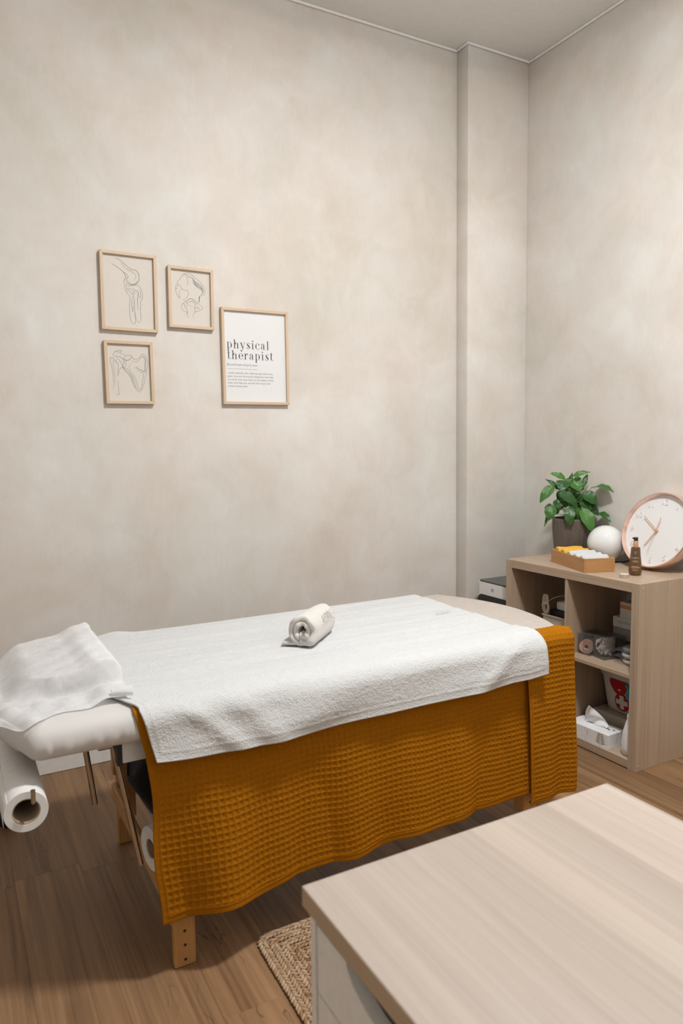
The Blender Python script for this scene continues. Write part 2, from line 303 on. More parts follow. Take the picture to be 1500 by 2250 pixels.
# ------------------------------------------------------------------ object helpers
def tag(o, label=None, cat=None, group=None, kind=None):
    if label: o['label'] = label
    if cat: o['category'] = cat
    if group: o['group'] = group
    if kind: o['kind'] = kind
    return o
def empty(name, loc, label, cat, group=None, rz=0.0, rot=None):
    o = bpy.data.objects.new(name, None); COL.objects.link(o); o.location = loc
    o.rotation_euler = rot if rot else (0, 0, rz); o.empty_display_size = 0.05
    return tag(o, label, cat, group)
def mk(name, verts, faces, mat, parent=None, smooth=False, uv=None, angle=None):
    me = bpy.data.meshes.new(name)
    me.from_pydata([tuple(map(float, v)) for v in verts], [], [tuple(map(int, f)) for f in faces]); me.update()
    me.materials.append(MT[mat] if isinstance(mat, str) else mat)
    if uv is not None:
        l = me.uv_layers.new(name='UVMap'); li = np.empty(len(me.loops), dtype=np.int32); me.loops.foreach_get('vertex_index', li)
        l.data.foreach_set('uv', np.asarray(uv, dtype=np.float32)[li].ravel())
    if smooth: me.polygons.foreach_set('use_smooth', [True]*len(me.polygons))
    if angle: me.set_sharp_from_angle(angle=math.radians(angle))
    o = bpy.data.objects.new(name, me); COL.objects.link(o)
    if parent: o.parent = parent
    return o
def from_bm(name, bm, mat, parent=None, smooth=False, angle=None):
    bmesh.ops.recalc_face_normals(bm, faces=bm.faces)
    me = bpy.data.meshes.new(name); bm.to_mesh(me); bm.free()
    me.materials.append(MT[mat] if isinstance(mat, str) else mat)
    if smooth: me.polygons.foreach_set('use_smooth', [True]*len(me.polygons))
    if angle: me.set_sharp_from_angle(angle=math.radians(angle))
    o = bpy.data.objects.new(name, me); COL.objects.link(o)
    if parent: o.parent = parent
    return o
def bm_box(bm, a, b, bevel=0.0, seg=1):
    r = bmesh.ops.create_cube(bm, size=1.0); vs = r['verts']
    for v in vs:
        v.co = Vector([a[i]+(b[i]-a[i])*(v.co[i]+0.5) for i in range(3)])
    if bevel > 0:
        es = list({e for v in vs for e in v.link_edges})
        bmesh.ops.bevel(bm, geom=es, offset=bevel, segments=seg, affect='EDGES', profile=0.5)
def box(name, a, b, mat, parent=None, bevel=0.0, seg=1):
    bm = bmesh.new(); bm_box(bm, a, b, bevel, seg)
    return from_bm(name, bm, mat, parent, smooth=seg > 1, angle=40 if seg > 1 else None)
def lathe(name, prof, mat, parent=None, seg=40, loc=(0, 0, 0), closed=False, angle=50, rib=None):
    vs, fs = [], []
    n = len(prof)
    for i, (r, z) in enumerate(prof):
        for k in range(seg):
            a = 2*PI*k/seg; rr = r*(1+(rib(i, k) if rib else 0))
            vs.append((loc[0]+rr*math.cos(a), loc[1]+rr*math.sin(a), loc[2]+z))
    for i in range(n-1 if not closed else n):
        j = (i+1) % n
        for k in range(seg):
            k2 = (k+1) % seg; fs.append((i*seg+k, i*seg+k2, j*seg+k2, j*seg+k))
    if not closed:
        if prof[0][0] > 1e-6: fs.append(tuple(range(seg-1, -1, -1)))
        if prof[-1][0] > 1e-6: fs.append(tuple((n-1)*seg+k for k in range(seg)))
    o = mk(name, vs, fs, mat, parent, True, angle=angle); bmn = bmesh.new(); bmn.from_mesh(o.data); bmesh.ops.remove_doubles(bmn, verts=bmn.verts, dist=1e-6); bmesh.ops.recalc_face_normals(bmn, faces=bmn.faces); bmn.to_mesh(o.data); bmn.free()
    return o
def tube_geo(pts, rad, seg=8, cap=True):
    P = [Vector(p) for p in pts]; vs, fs = [], []
    rr = rad if hasattr(rad, '__len__') else [rad]*len(P)
    t0 = (P[1]-P[0]).normalized(); up = Vector((0, 0, 1)) if abs(t0.z) < 0.9 else Vector((1, 0, 0))
    nrm = t0.cross(up).normalized()
    for i, p in enumerate(P):
        t = (P[min(i+1, len(P)-1)]-P[max(i-1, 0)]).normalized()
        nrm = (nrm-t*nrm.dot(t)).normalized(); bn = t.cross(nrm)
        for k in range(seg):
            a = 2*PI*k/seg; vs.append(p+(nrm*math.cos(a)+bn*math.sin(a))*rr[i])
    for i in range(len(P)-1):
        for k in range(seg):
            k2 = (k+1) % seg; fs.append((i*seg+k, i*seg+k2, (i+1)*seg+k2, (i+1)*seg+k))
    if cap:
        fs.append(tuple(range(seg-1, -1, -1))); fs.append(tuple((len(P)-1)*seg+k for k in range(seg)))
    return vs, fs
def tube(name, pts, rad, mat, parent=None, seg=10):
    vs, fs = tube_geo(pts, rad, seg); return mk(name, vs, fs, mat, parent, True, angle=50)
def catmull(pts, n=8):
    P = [np.array(p, float) for p in pts]; P = [2*P[0]-P[1]]+P+[2*P[-1]-P[-2]]; out = []
    for i in range(1, len(P)-2):
        for k in range(n):
            t = k/n; a, b, c, d = P[i-1:i+3]
            out.append(0.5*((2*b)+(-a+c)*t+(2*a-5*b+4*c-d)*t*t+(-a+3*b-3*c+d)*t**3))
    out.append(P[-2]); return out
def prism(name, outline, axis, a, b, mat, parent=None, bevel=0.0, seg=2):
    # outline: 2D points in the other two axes, extruded along axis from a to b
    bm = bmesh.new(); n = len(outline)
    def P(q, t): return {'x': (t, q[0], q[1]), 'y': (q[0], t, q[1]), 'z': (q[0], q[1], t)}[axis]
    A = [bm.verts.new(P(q, a)) for q in outline]; B = [bm.verts.new(P(q, b)) for q in outline]
    bm.faces.new(A); bm.faces.new(B[::-1])
    for i in range(n): bm.faces.new((A[i], A[(i+1) % n], B[(i+1) % n], B[i]))
    if bevel > 0: bmesh.ops.bevel(bm, geom=bm.edges[:], offset=bevel, segments=seg, affect='EDGES')
    return from_bm(name, bm, mat, parent, smooth=bevel > 0, angle=40 if bevel > 0 else None)
def gridfaces(nu, nv):
    i = np.arange(nu-1)[:, None]*nv+np.arange(nv-1)[None, :]
    return np.stack([i, i+nv, i+nv+1, i+1], -1).reshape(-1, 4)
def sheet(name, P, mat, parent=None, disp=None, uv=None, thick=0.0, flip=False):
    # P: (nu,nv,3) array; disp pushes along the normal
    nu, nv, _ = P.shape
    du = np.gradient(P, axis=0); dv = np.gradient(P, axis=1)
    N = np.cross(du, dv); N /= np.linalg.norm(N, axis=2, keepdims=True)+1e-12
    if flip: N = -N
    Q = P+(N*disp[..., None] if disp is not None else 0)
    F = gridfaces(nu, nv); F = F[:, ::-1] if flip else F
    V = Q.reshape(-1, 3)
    if thick > 0:
        n = nu*nv; V2 = (Q-N*thick).reshape(-1, 3); V = np.vstack([V, V2]); F2 = F[:, ::-1]+n
        idx = np.arange(n).reshape(nu, nv)
        ring = np.concatenate([idx[:, 0], idx[-1, 1:], idx[-2::-1, -1], idx[0, -2:0:-1]]); r2 = np.roll(ring, -1)
        R = np.stack([ring, r2, r2+n, ring+n], -1); R = R[:, ::-1] if not flip else R
        F = np.vstack([F, F2, R])
        if uv is not None: uv = np.vstack([uv, uv])
    me = bpy.data.meshes.new(name)
    me.vertices.add(len(V)); me.vertices.foreach_set('co', V.astype(np.float32).ravel())
    me.loops.add(len(F)*4); me.loops.foreach_set('vertex_index', F.astype(np.int32).ravel())
    me.polygons.add(len(F)); me.polygons.foreach_set('loop_start', np.arange(0, len(F)*4, 4, dtype=np.int32))
    me.update(calc_edges=True); me.validate()
    me.polygons.foreach_set('use_smooth', [True]*len(me.polygons))
    me.materials.append(MT[mat] if isinstance(mat, str) else mat)
    o = bpy.data.objects.new(name, me); COL.objects.link(o)
    if parent: o.parent = parent
    return o
def text_obj(name, s, size, mat, parent, fn, align='LEFT', extrude=0.0, spacing=1.0):
    cu = bpy.data.curves.new(name, 'FONT'); cu.body = s; cu.size = size; cu.align_x = align; cu.extrude = extrude; cu.space_character = spacing; cu.resolution_u = 3
    t = bpy.data.objects.new(name, cu); COL.objects.link(t)
    dg = bpy.context.evaluated_depsgraph_get(); me = bpy.data.meshes.new_from_object(t.evaluated_get(dg))
    bpy.data.objects.remove(t, do_unlink=True); bpy.data.curves.remove(cu)
    for v in me.vertices: v.co = fn(v.co)
    me.materials.clear(); me.materials.append(MT[mat]); me.name = name
    o = bpy.data.objects.new(name, me); COL.objects.link(o); o.parent = parent
    return o
def cpy(o, parent=None):
    c = o.copy(); COL.objects.link(c); c.parent = parent
    return c
def struct(o): o['kind'] = 'structure'; return o

# ------------------------------------------------------------------ the room
X0, X1, Y0, Y1, H = -3.45, 0.4377, -3.3, 1.2026, 3.3074
XC, YC = 0.035, 1.1128
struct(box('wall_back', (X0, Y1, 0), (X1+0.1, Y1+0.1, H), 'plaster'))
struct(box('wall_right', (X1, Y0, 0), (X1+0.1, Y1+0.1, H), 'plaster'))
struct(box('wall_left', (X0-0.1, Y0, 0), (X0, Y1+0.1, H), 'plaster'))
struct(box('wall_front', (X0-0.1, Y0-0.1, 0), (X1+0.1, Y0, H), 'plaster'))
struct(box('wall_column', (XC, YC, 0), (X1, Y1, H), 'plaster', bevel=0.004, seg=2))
struct(box('ceiling', (X0-0.1, Y0-0.1, H), (X1+0.1, Y1+0.1, H+0.1), 'ceiling'))
tw, th = 0.012, 0.012
struct(box('trim_1', (X0, Y1-tw, H-th), (XC, Y1, H), 'trim', bevel=0.004))
struct(box('trim_2', (XC-tw, YC-tw, H-th), (XC, Y1-tw, H), 'trim', bevel=0.004))
struct(box('trim_3', (XC, YC-tw, H-th), (X1, YC, H), 'trim', bevel=0.004))
struct(box('trim_4', (X1-tw, Y0, H-th), (X1, YC-tw, H), 'trim', bevel=0.004))
struct(box('baseboard_back', (X0, Y1-0.012, 0), (XC, Y1, 0.10), 'trim', bevel=0.003))
struct(box('baseboard_right', (X1-0.012, Y0, 0), (X1, YC, 0.10), 'trim', bevel=0.003))
struct(box('baseboard_left', (X0, Y0, 0), (X0+0.012, Y1-0.012, 0.10), 'trim', bevel=0.003))
# floor: a dark sub-base and single planks running toward the back wall
fl = struct(box('floor', (X0-0.1, Y0-0.1, -0.06), (X1+0.1, Y1+0.1, -0.008), 'floor_dark'))
PW, PL = 0.1905, 1.38
offs = {12: 0.46, 13: 0.43, 11: 0.41, 10: -0.373}
plank_mesh = {}
def plank(x0, x1, y0, y1):
    key = (round(x1-x0, 3), round(y1-y0, 3))
    if key not in plank_mesh:
        bm = bmesh.new(); bm_box(bm, (0, 0, -0.01), (x1-x0, y1-y0, 0.0), 0.0005)
        o = from_bm('plank', bm, 'floor', fl); plank_mesh[key] = o.data
    else:
        o = bpy.data.objects.new('plank', plank_mesh[key]); COL.objects.link(o); o.parent = fl
    o.location = (x0, y0, 0)
for k in range(-2, 19):
    xa = 0.045-PW*k; xb = xa+PW
    xa = max(xa, X0); xb = min(xb, X1)
    if xb-xa < 0.02: continue
    off = offs.get(k, (k*0.437) % PL)
    ys = [Y0]+[y for y in [off+PL*j for j in range(-4, 4)] if Y0+0.05 < y < Y1-0.05]+[Y1]
    for a, b in zip(ys[:-1], ys[1:]): plank(xa+0.0001, xb-0.0001, a+0.0001, b-0.0001)
# round ceiling lamps (out of frame)
def ceiling_lamp(pos, power, label):
    l = empty('ceiling_lamp', (pos[0], pos[1], H), label, 'lamp')
    lathe('lamp_body', [(0.0, 0.0), (0.19, 0.0), (0.19, -0.035), (0.178, -0.035), (0.178, -0.02), (0, -0.02)], 'white', l, 48)
    lathe('diffuser', [(0.0, -0.055), (0.08, -0.052), (0.14, -0.042), (0.176, -0.022)], 'lamp', l, 48)
    ld = bpy.data.lights.new('lamp_light', 'AREA'); ld.shape = 'DISK'; ld.size = 0.30; ld.energy = power; ld.color = LAMP_COL
    lo = bpy.data.objects.new('lamp_light', ld); COL.objects.link(lo); lo.parent = l; lo.location = (0, 0, -0.13)
    pd = bpy.data.lights.new('lamp_glow', 'POINT'); pd.shadow_soft_size = 0.10; pd.energy = LAMP_GLOW; pd.color = LAMP_COL
    po = bpy.data.objects.new('lamp_glow', pd); COL.objects.link(po); po.parent = l; po.location = (0, 0, -0.16)
ceiling_lamp(LAMP_POS, LAMP_POWER, 'round flush ceiling lamp above the massage table')
# added fill light, shaped as an unseen uplighter behind the camera, washing the ceiling
UL = empty('fill_lamp', (UP_POS[0], UP_POS[1], 0), 'added fill light shaped as a white uplighter behind the desk, out of frame', 'lamp')
lathe('foot', [(0, 0), (0.14, 0), (0.14, 0.015), (0.02, 0.025), (0, 0.025)], 'white', UL, 40)
lathe('pole', [(0, 0.025), (0.012, 0.025), (0.012, 1.70), (0, 1.70)], 'white', UL, 16)
lathe('bowl', [(0.0, 1.70), (0.04, 1.70), (0.20, 1.80), (0.196, 1.80), (0.04, 1.71), (0, 1.708)], 'white', UL, 48)
ld = bpy.data.lights.new('fill_uplight', 'AREA'); ld.shape = 'DISK'; ld.size = 0.36; ld.energy = UP_POWER; ld.color = LAMP_COL
lo = bpy.data.objects.new('fill_uplight', ld); COL.objects.link(lo); lo.parent = UL; lo.location = (0, 0, 1.80); lo.rotation_euler = (PI, 0, 0)

# ------------------------------------------------------------------ massage table
YN, YF = -0.185, 0.555; ZT, ZB = 0.700, 0.620; YM = (YN+YF)/2
T = empty('massage_table', (-1.35, YM, 0), 'wooden-legged massage table with white sheet and beige foot end, along the plaster wall', 'massage table')
TL = Matrix.Translation((1.35, -YM, 0))
def intable(o): o.data.transform(TL); return o
def outline(grow=0.0, n_side=120, n_end=44, rc=0.038):
    # plan outline: straight long sides, gently bowed ends, rounded corners
    xl, xr = -2.236, -0.555
    pts = [(x, YN) for x in np.linspace(xl+rc, xr-rc, n_side)]
    pts += [(xr-rc+rc*math.sin(a), YN+rc-rc*math.cos(a)) for a in np.linspace(0.15, PI/2-0.1, 7)]
    hh = (YF-YN)/2
    pts += [(xr+0.095*(1-((y-YM)/(hh-rc))**2), y) for y in np.linspace(YN+rc, YF-rc, n_end)]
    pts += [(xr-rc+rc*math.cos(a), YF-rc+rc*math.sin(a)) for a in np.linspace(0.1, PI/2-0.15, 7)]
    pts += [(x, YF) for x in np.linspace(xr-rc, xl+rc, n_side)]
    pts += [(xl+rc-rc*math.sin(a), YF-rc+rc*math.cos(a)) for a in np.linspace(0.15, PI/2-0.1, 7)]
    pts += [(xl-0.072*(1-((y-YM)/(hh-rc))**2), y) for y in np.linspace(YF-rc, YN+rc, n_end)]
    pts += [(xl+rc-rc*math.cos(a), YN+rc-rc*math.sin(a)) for a in np.linspace(0.1, PI/2-0.15, 7)]
    P = np.array(pts)
    return P
def slab(name, mat, grow, xmin=None, gather=True):
    P = outline(n_side=420, n_end=150); n = len(P)
    tg = np.roll(P, -1, 0)-np.roll(P, 1, 0); tg /= np.linalg.norm(tg, axis=1, keepdims=True)
    nm = np.stack([tg[:, 1], -tg[:, 0]], 1)
    arc = np.concatenate([[0], np.cumsum(np.linalg.norm(np.diff(P, axis=0), axis=1))])
    prof = [(0.30, ZT+.001), (0.20, ZT+.0006), (0.10, ZT), (0.038, ZT-.002), (0.02, ZT-.009), (0.010, ZT-.017), (0.004, ZT-.027), (0.0, ZT-.040), (0.0, ZT-.052), (0.003, ZT-.062), (0.008, ZT-.070), (0.016, ZB+0.002), (0.03, ZB), (0.038, ZB+.002)]
    V = []
    for d, z in prof:
        g = grow if d < 0.05 else 0
        w = 0
        if gather and 0.610 < z < 0.668:
            k = min(1, (0.668-z)/0.04)
            w = k**1.3*(0.0030*np.abs(np.sin(arc*120+2*np.sin(arc*31)))+0.0036*np.sin(arc*131+1.5*np.sin(arc*47))-0.001)
        Q = P+nm*(grow-d+w)[:, None] if np.ndim(w) else P+nm*(grow-d)
        if gather and np.ndim(w): zz = z+0.45*w
        else: zz = np.full(n, z)
        if d < 0.05: V.append(np.column_stack([Q, zz+(grow if z > 0.68 else 0)]))
        else:
            C = np.array([-1.385, YM]); P3 = P-nm*0.038; Q2 = C+(P3-C)*np.array({0.10: [0.97, 0.88], 0.20: [0.90, 0.65], 0.30: [0.82, 0.35]}[d]); V.append(np.column_stack([Q2, zz+(grow if z > 0.68 else 0)]))
    V = np.array(V); m = len(prof); faces = []
    for i in range(m-1):
        for k in range(n):
            k2 = (k+1) % n; faces.append((i*n+k, (i+1)*n+k, (i+1)*n+k2, i*n+k2))
    faces.append(tuple(range(n))); faces.append(tuple((m-1)*n+k for k in range(n-1, -1, -1)))
    VV = V.reshape(-1, 3)
    if xmin is not None:
        faces = [f for f in faces[:-2] if np.mean([VV[i][0] for i in f]) > xmin]
        # close the top of the kept part
        top = [k for k in range(n) if V[0][k][0] > xmin]; 
        half = sorted(top, key=lambda k: (V[0][k][1], V[0][k][0]))
        lo = [k for k in top if V[0][k][1] < YM-0.1]; lo.sort(key=lambda k: V[0][k][0])
        hi = [k for k in top if V[0][k][1] > YM+0.1]; hi.sort(key=lambda k: V[0][k][0])
        rest = [k for k in top if k not in lo and k not in hi]; rest.sort(key=lambda k: V[0][k][1])
        poly = lo+rest+hi[::-1]; faces.append(tuple(poly))
    o = mk(name, VV, faces, mat, T, True); b = bmesh.new(); b.from_mesh(o.data); bmesh.ops.recalc_face_normals(b, faces=b.faces); b.to_mesh(o.data); b.free()
    return intable(o)
tag(slab('mattress', 'vinyl', 0.0), 'padded top in a white gathered fitted sheet')
tag(slab('foot_cover', 'beige', 0.0035, xmin=-1.10, gather=False), 'beige soft cover over the foot end')
def tb(name, a, b, mat, bev=0.002, par=None): return intable(box(name, a, b, mat, par or T, bev))
tb('rail', (-2.022, -0.152, 0.566), (-0.70, -0.128, 0.622), 'rail'); tb('rail', (-2.022, 0.498, 0.566), (-0.70, 0.522, 0.622), 'rail')
tb('rail', (-2.022, -0.128, 0.566), (-1.998, 0.498, 0.622), 'rail'); tb('rail', (-0.724, -0.128, 0.566), (-0.70, 0.498, 0.622), 'rail')
tb('corner_plate', (-2.034, -0.150, 0.560), (-2.0225, -0.120, 0.6195), 'black', 0.001); tb('corner_plate', (-2.034, 0.490, 0.560), (-2.0225, 0.520, 0.6195), 'black', 0.001)
def leg(xc, ysign, y):
    # upper leg + bolted extension with adjustment holes; y is the outer face
    o = tb('leg', (xc-0.028, min(y-ysign*0.024, y-ysign*0.049), 0.10), (xc+0.028, max(y-ysign*0.024, y-ysign*0.049), 0.566), 'beech', 0.003)
    e = tb('leg_extension', (xc-0.028, min(y, y-ysign*0.0235), 0.0), (xc+0.028, max(y, y-ysign*0.0235), 0.32), 'beech', 0.003)
    for z in (0.019, 0.058, 0.096, 0.134, 0.172):
        h = lathe('hole', [(0, 0), (0.0042, 0), (0.0042, 0.0006), (0, 0.0006)], 'black', e, 12)
        h.data.transform(Matrix.Translation((xc, y+ysign*0.0001, z)) @ Matrix.Rotation(PI/2*ysign, 4, 'X') ); intable(h)
        h.data.transform(Matrix.Translation((0, -ysign*0.0 , 0)))
    return o
for xc in (-1.888, -0.715):
    leg(xc, -1, -0.160); leg(xc, 1, 0.530)
    tb('crossbar', (xc-0.045, -0.136, 0.165), (xc-0.0285, 0.506, 0.222), 'beech_y', 0.003)
    tb('gusset', (xc-0.045, 0.470, 0.26), (xc-0.0285, 0.500, 0.566), 'beech', 0.003)
    tb('gusset', (xc-0.045, -0.130, 0.26), (xc-0.0285, -0.100, 0.566), 'beech', 0.003)
# steel drop arms of the head rest, hanging folded below the head end
def drop_arm(p0, p1):
    a = intable(tube('steel_arm', [p0, p1], 0.0085, 'chrome', T, 12))
    d = (Vector(p1)-Vector(p0)).normalized()
    s = intable(tube('end_screw', [Vector(p1)-d*0.002, Vector(p1)+d*0.004], 0.0055, 'alu', a, 10))
drop_arm((-2.036, -0.105, 0.606), (-1.978, -0.105, 0.277)); drop_arm((-2.062, 0.27, 0.612), (-2.024, 0.27, 0.277))
tb('arm_bracket', (-2.075, -0.125, 0.597), (-2.0345, -0.085, 0.6195), 'chrome', 0.004); tb('arm_bracket', (-2.10, 0.25, 0.606), (-2.05, 0.29, 0.6195), 'chrome', 0.004)
# paper-roll holder: bent steel bar through the roll, hung from the head end
RC = Vector((-2.243, 0, 0.526))
hold = [(-2.225, 0.50, 0.618), (-2.225, 0.50, 0.565), (-2.228, 0.49, 0.552), (-2.229, 0.46, 0.5475), (-2.229, -0.195, 0.5475), (-2.229, -0.212, 0.5495), (-2.229, -0.217, 0.556), (-2.229, -0.218, 0.580)]
intable(tube('roll_holder', hold, 0.0052, 'chrome', T, 12))
# the paper roll itself
R = empty('paper_roll', (RC.x, 0.1, RC.z), 'white couch-paper roll hanging on a steel bar below the head end', 'paper roll', 'paper rolls at the massage table')
pr = lathe('paper', [(0.0295, -0.30), (0.0455, -0.30), (0.0462, -0.298), (0.0462, 0.298), (0.0455, 0.30), (0.0295, 0.30)], 'roll', R, 56, closed=True)
pc = lathe('cardboard_core', [(0.027, -0.299), (0.0293, -0.299), (0.0293, 0.299), (0.027, 0.299)], 'core', R, 40, closed=True)
for o in (pr, pc): o.data.transform(Matrix.Rotation(-PI/2, 4, 'X'))
ys = np.linspace(-0.298, 0.298, 3); prof2 = [(-0.0468*math.sin(a), 0.0468*math.cos(a)) for a in np.linspace(0.9, PI/2, 8)]+[(-0.0472, -0.015), (-0.0474, -0.028)]
sheet('paper_tail', np.array([[(x, y, z) for (x, z) in prof2] for y in ys]), 'roll', R, thick=0.0006)

# spare roll lying on the crossbars
R2 = empty('paper_roll', (-1.590, 0.01, 0.2805), 'spare white paper roll lying on the crossbars behind the mustard blanket', 'paper roll', 'paper rolls at the massage table')
a2 = lathe('paper', [(0.026, -0.36), (0.0565, -0.36), (0.058, -0.358), (0.058, 0.358), (0.0565, 0.36), (0.026, 0.36)], 'roll', R2, 48, closed=True)
b2 = lathe('cardboard_core', [(0.0235, -0.357), (0.0258, -0.357), (0.0258, 0.357), (0.0235, 0.357)], 'core', R2, 36, closed=True)
for o in (a2, b2): o.data.transform(Matrix.Rotation(PI/2, 4, 'Y') )
R2.rotation_euler = (0, 0, math.radians(11))
# black bag hung below the frame
Bg = empty('bag', (-1.675, 0.31, 0.325), 'black cloth carry bag slung under the massage table', 'bag')
def bag_geo():
    n, m = 40, 24; P = np.zeros((n, m, 3))
    for i in range(n):
        t = i/(n-1); w = math.sin(PI*min(1, max(0, t)))**0.5
        for j in range(m):
            a = 2*PI*j/(m-1)
            yy = math.copysign(abs(math.cos(a))**0.7, math.cos(a))*0.145*w**0.6
            zz = math.copysign(abs(math.sin(a))**0.8, math.sin(a))*0.125*min(1, 0.02+8.0*min(t, 1-t))
            P[i, j] = (-0.245+0.49*t, yy, zz-0.01+0.008*math.sin(9*t+3*a))
    return P
sheet('body', bag_geo(), 'blackcloth', Bg, flip=True)
tube('strap', [(-0.12, 0.10, 0.09), (-0.12, 0.16, 0.17), (-0.12, 0.185, 0.262)], 0.008, 'blackcloth', Bg); tube('strap', [(0.12, 0.10, 0.09), (0.12, 0.16, 0.17), (0.12, 0.185, 0.262)], 0.008, 'blackcloth', Bg)

# ------------------------------------------------------------------ cloths on the table
def drape_profile(s, off, yfar, ynear_flat, zdrop, rad=0.042, lean=0.0):
    """distance s from the far end -> (y,z): flat top, round over the near edge, hang."""
    zt = ZT+off; yE = YN-off+rad; L1 = yfar-yE; La = rad*PI/2
    y = np.empty_like(s); z = np.empty_like(s)
    a = s <= L1; b = (s > L1) & (s <= L1+La); c = s > L1+La
    y[a] = yfar-s[a]; z[a] = zt
    t = (s[b]-L1)/rad; y[b] = yE-rad*np.sin(t); z[b] = zt-rad+rad*np.cos(t)
    d = s[c]-L1-La; y[c] = yE-rad-lean*d; z[c] = zt-rad-d
    return y, z
def waffle(su, sv, cell=0.0168, h=0.0022):
    su = su+0.0022*np.sin(sv*19+su*7)+0.0012*np.sin(sv*47+1.3)+0.0016*np.sin(su*23); sv = sv+0.0020*np.sin(su*17+sv*5)+0.0013*np.sin(su*41+2)+0.001*np.sin(sv*37)
    def ridge(q):
        f = np.abs((q/cell) % 1.0-0.5)*2      # 1 on the thread lines
        return np.clip((f-0.30)/0.6, 0, 1)**1.3
    rx, ry = ridge(su), ridge(sv)
    chk = ((np.floor(su/cell)+np.floor(sv/cell)) % 2)*0.25
    return h*(np.maximum(rx*(0.85+chk), ry*(1.1-chk))-0.5)
BL = empty('blanket', (-1.30, YN, 0.17), 'mustard waffle blanket hanging down the near side of the massage table', 'blanket')
ITB = np.array([-1.30, YN, 0.17])
def hang_folds(x, d):
    k = np.clip((d-0.10)/0.36, 0, 1.3)
    return k**1.1*(0.013*np.sin((x+1.9)*10.5+0.5)+0.010*np.sin((x+1.1)*17.0+1.7*d)+0.006*np.sin(x*31+2.0))
# main hanging panel
nx, ns = 500, 270
u = np.linspace(0, 1, nx)[:, None]; L = 0.10+0.042*PI/2+0.497
s = np.linspace(0, L, ns)[None, :]*np.ones((nx, 1))
x = -1.998+u*(1.268)+0*s
yf = YN+0.042+0.10
y, z = drape_profile(s.ravel(), 0.003, yf, 0, 0, lean=0.0); y = y.reshape(nx, ns); z = z.reshape(nx, ns)
d = np.clip(s-0.10-0.03, 0, None); dn = d/0.52
hemz = 0.026*np.clip((x+1.5)/0.75, 0, 1)+0.004*np.sin((x+1.9)*10.5)+0.004*np.sin(x*23)-0.024*np.clip((-1.50-x)/0.3, 0, 1)
z = z+np.clip(dn, 0, 1)**3*hemz*0.75
y = y-np.clip(d*4-0.6, 0, 1)*0.004-np.maximum(-0.012, hang_folds(x, d))
x = x+(0.020*np.clip(dn*5, 0, 1)+0.026*dn)*(1-u)+0.004*np.sin(s*22)*np.clip(1-u*12, 0, 1)
su = u*1.27+0*s; edge = np.minimum(np.minimum(su, 1.27-su), L-s)
dw = waffle(su, s)*np.clip((edge-0.017)/0.003, 0.18, 1)+0.0016*np.exp(-((edge-0.017)/0.0025)**2)*np.where(edge < 0.02, 1, 1)
P = np.stack([x, y, z], -1)-ITB
sheet('hanging_panel', P, 'waffle', BL, disp=dw+0.0015, thick=0.003, flip=True)
# turned-back end wrapping the foot corner
n2, m2 = 120, 285
uu = np.linspace(0, 1, n2)[:, None]; Lf = 0.014+0.042*PI/2+0.515
s = np.linspace(0, Lf, m2)[None, :]*np.ones((n2, 1))
yy, zz = drape_profile(s.ravel(), 0.010, YN-0.010+0.042+0.014, 0, 0); yy = yy.reshape(n2, m2); zz = zz.reshape(n2, m2)
Ls = 0.255; arc = uu*Ls+0*s
xs = -0.775+arc; turn = np.clip(arc-0.195, 0, None)          # last 6 cm bend round the corner
ang = turn/0.045; ang = np.minimum(ang, 1.35)
xs = np.where(turn > 0, -0.58+0.045*np.sin(ang), xs); ybend = np.where(turn > 0, 0.045*(1-np.cos(ang)), 0)
d = np.clip(s-0.014-0.03, 0, None)
side = np.clip((s-0.0)/0.04, 0, 1)
yy = yy+ybend*side-0.006*np.clip(d*4, 0, 1)-0.006*np.sin(arc*30+0.6)*np.clip(d/0.4, 0, 1)-0.004*np.sin(arc*55+d*5)*np.clip(d/0.2, 0, 1)
zz = zz-0.010*np.clip((arc-0.19)/0.06, 0, 1)*(1-side)-0.004*np.clip((arc-0.20)/0.05, 0, 1)
xs = xs+0.020*np.clip(d/0.5, 0, 1)*(1-uu)-0.006*np.sin(d*9)*uu
edge = np.minimum(np.minimum(arc, Ls-arc), Lf-s)
dw = waffle(arc, s)*np.clip((edge-0.012)/0.003, 0.2, 1)+0.0015*np.exp(-((edge-0.013)/0.0025)**2)
sheet('folded_end', np.stack([xs, yy, zz], -1)-ITB, 'waffle', BL, disp=dw+0.0015, thick=0.003, flip=True)

# big white towel
nx, ns = 330, 300
u = np.linspace(0, 1, nx)[:, None]; yfar = YF+0.012
Ltop = yfar-(YN-0.009+0.046); L = Ltop+0.046*PI/2+0.085
s = np.linspace(0, L, ns)[None, :]*np.ones((nx, 1))
y, z = drape_profile(s.ravel(), 0.0095, yfar, 0, 0, rad=0.046); y = y.reshape(nx, ns); z = z.reshape(nx, ns)
xL = -2.035+0.050*np.clip((s-Ltop+0.10)/0.12, 0, 1)+0.030*np.clip((s-Ltop-0.03)/0.13, 0, 1); x = xL+u*(-0.700-xL)
d = np.clip(s-Ltop-0.02, 0, None)
topw = np.clip((Ltop-s)/0.06, 0, 1)*np.clip(s/0.03, 0, 1)
z = z+topw*(0.0007*np.sin(s*118+3*np.sin(x*2.2)+x*2.5)+0.0009*np.sin(s*61+4*np.sin(x*1.4+1))+0.0022*np.sin(s*23+x*3)*np.sin(x*5)+0.0012)
z = z-np.where(s < 0.03, (0.03-s)**2*18, 0)
z = z+0.010*np.exp(-((x+1.895)/0.045)**2-((s-0.03)/0.03)**2)
z = z+0.010*np.clip((x+0.84)/0.06, 0, 1)*np.clip((s-Ltop+0.10)/0.07, 0, 1)*np.clip((Ltop+0.05-s)/0.05, 0, 1)
zb = 0.016*np.sin(u*PI*0.95+0.15)+0.004*np.sin(u*9)          # hem sags in the middle
